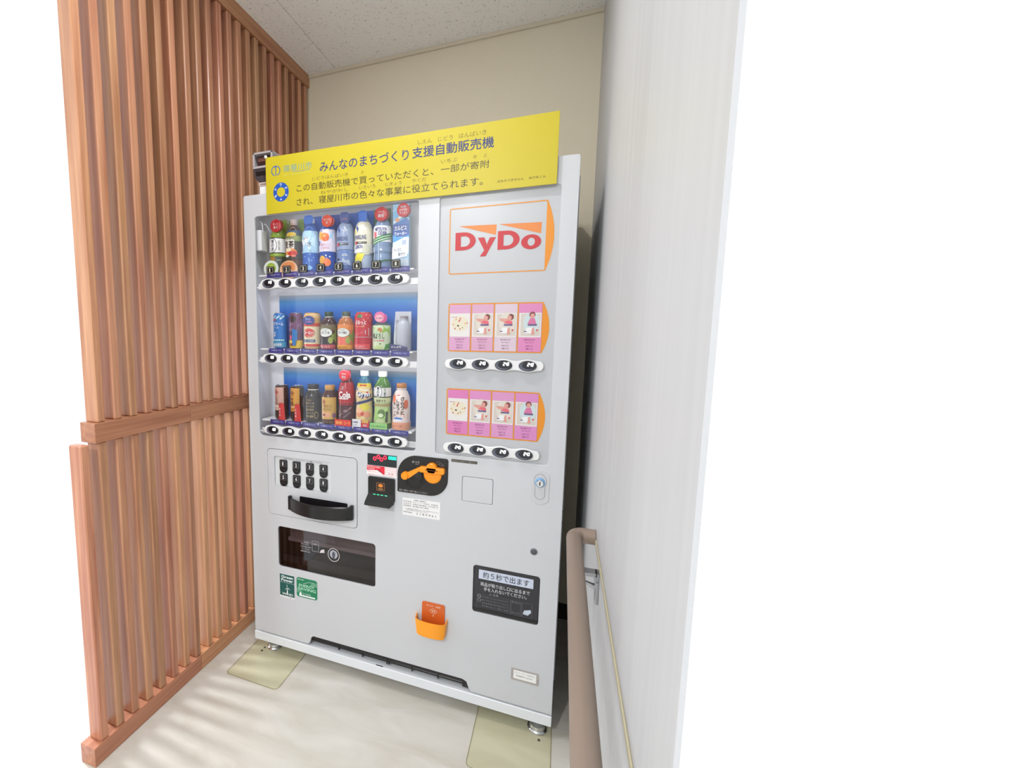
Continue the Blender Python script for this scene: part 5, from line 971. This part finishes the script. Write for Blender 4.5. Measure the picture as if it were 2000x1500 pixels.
drink('citrus_bottle', 'yellow and red fruit drink bottle with a white cap', 2, 5, COLA, C_('3c7088', 0.12), d, C_('ececec'), {'r': 0.0158, 'h': 0.019}, badges=(('foot_card', MB().plate(rr(-0.034, 0.0005, 0.000, 0.030, 0.001), -0.0345, 0.001, C_('dcdce0')).text('乳酸菌', -0.031, 0.016, -0.012, 0.022, -0.0348, C_('44485c'), 0.02).text('入り', -0.031, 0.006, -0.016, 0.012, -0.0348, C_('44485c'), 0.02)), ('label_card', MB().plate(rr(0.001, 0.0005, 0.032, 0.030, 0.001), -0.0345, 0.001, C_('c4303c')).rect(0.004, 0.018, 0.029, 0.030, -0.0348, C_('c8a050')).text('新発売', 0.008, 0.006, 0.024, 0.013, -0.0348, W_))))
LAT = [(0.0290, 0.0), (0.0325, 0.004), (0.0325, 0.030), (0.0295, 0.060), (0.0290, 0.086), (0.0310, 0.110), (0.0325, 0.128), (0.0310, 0.150), (0.0230, 0.168), (0.0140, 0.180), (0.0135, 0.186)]
def d(w):
    full(w, 0.020, 0.118, C_('b4c890')); full(w, 0.116, 0.148, C_('dcdcd8')); full(w, 0.113, 0.117, C_('2c3c2c')); w.E(-0.010, 0.134, 0.0140, 0.022, C_('2c3430'), 22); w.E(-0.010, 0.134, 0.0126, 0.0205, W_, 22); w.TV('葉の茶', -0.010, 0.152, 0.0115, C_('1a2420')); w.TV('濃い一番', 0.014, 0.146, 0.0065, C_('5c6c68'))
    full(w, 0.096, 0.113, C_('ccd4a4')); w.T('抹茶ラテ', 0.000, 0.102, 0.034, 0.009, C_('2c3c24'), 0.02); full(w, 0.083, 0.089, C_('a88a5c')); w.P([(-0.026, 0.026), (0.020, 0.026), (0.026, 0.078), (-0.020, 0.080)], C_('9cc470')); w.E(0.002, 0.056, 0.013, 0.016, C_('5c7c44')); w.E(0.000, 0.050, 0.009, 0.007, C_('c8dcb0')); w.R(0.016, 0.026, 0.025, 0.064, C_('3c4c40'))
drink('latte_bottle', 'light green tea bottle with a white cap, seventh on the bottom shelf', 2, 6, LAT, C_('4c7838', 0.12), d, C_('e8e8e8'), {'r': 0.0162, 'h': 0.020}, badges=(('foot_card', MB().plate(rr(-0.036, 0.0005, 0.030, 0.022, 0.001), -0.0350, 0.001, C_('8cc474')).text('やさしい甘さのミルク', -0.032, 0.007, 0.024, 0.014, -0.0353, C_('34643c'), 0.01)),))
OB = [(0.0290, 0.0), (0.0330, 0.004), (0.0335, 0.010), (0.0335, 0.030), (0.0315, 0.034), (0.0318, 0.096), (0.0290, 0.118), (0.0220, 0.136), (0.0160, 0.144), (0.0155, 0.149)]
def d(w):
    full(w, 0.003, 0.030, C_('e09c7c')); full(w, 0.034, 0.140, C_('ecdcd4')); w.P([(-0.040, 0.034), (0.042, 0.034), (0.042, 0.064), (0.010, 0.072), (-0.040, 0.060)], C_('e4885c')); w.E(-0.024, 0.112, 0.009, 0.015, C_('d86c44')); w.E(0.022, 0.094, 0.009, 0.017, C_('d86c4c')); w.R(-0.012, 0.124, 0.000, 0.1265, C_('c03c44'))
    w.TV('さらっと', 0.009, 0.122, 0.0150, K_, 0.03); w.TV('しぼった', -0.006, 0.112, 0.0125, K_, 0.03); w.TV('オレンジ', -0.019, 0.102, 0.0125, K_, 0.03); w.E(-0.006, 0.044, 0.016, 0.004, C_('4c7cc4')); w.E(-0.004, 0.038, 0.014, 0.003, W_); w.T('おいしい香り', -0.006, 0.018, 0.034, 0.008, C_('b05c44'))
drink('orange_bottle', 'white and orange juice bottle with a copper cap, rightmost on the bottom shelf', 2, 7, OB, C_('e8dcd8', 0.2), d, C_('b87a44'), {'r': 0.0185, 'h': 0.016, 'ring': C_('ecE4e0'.lower())})
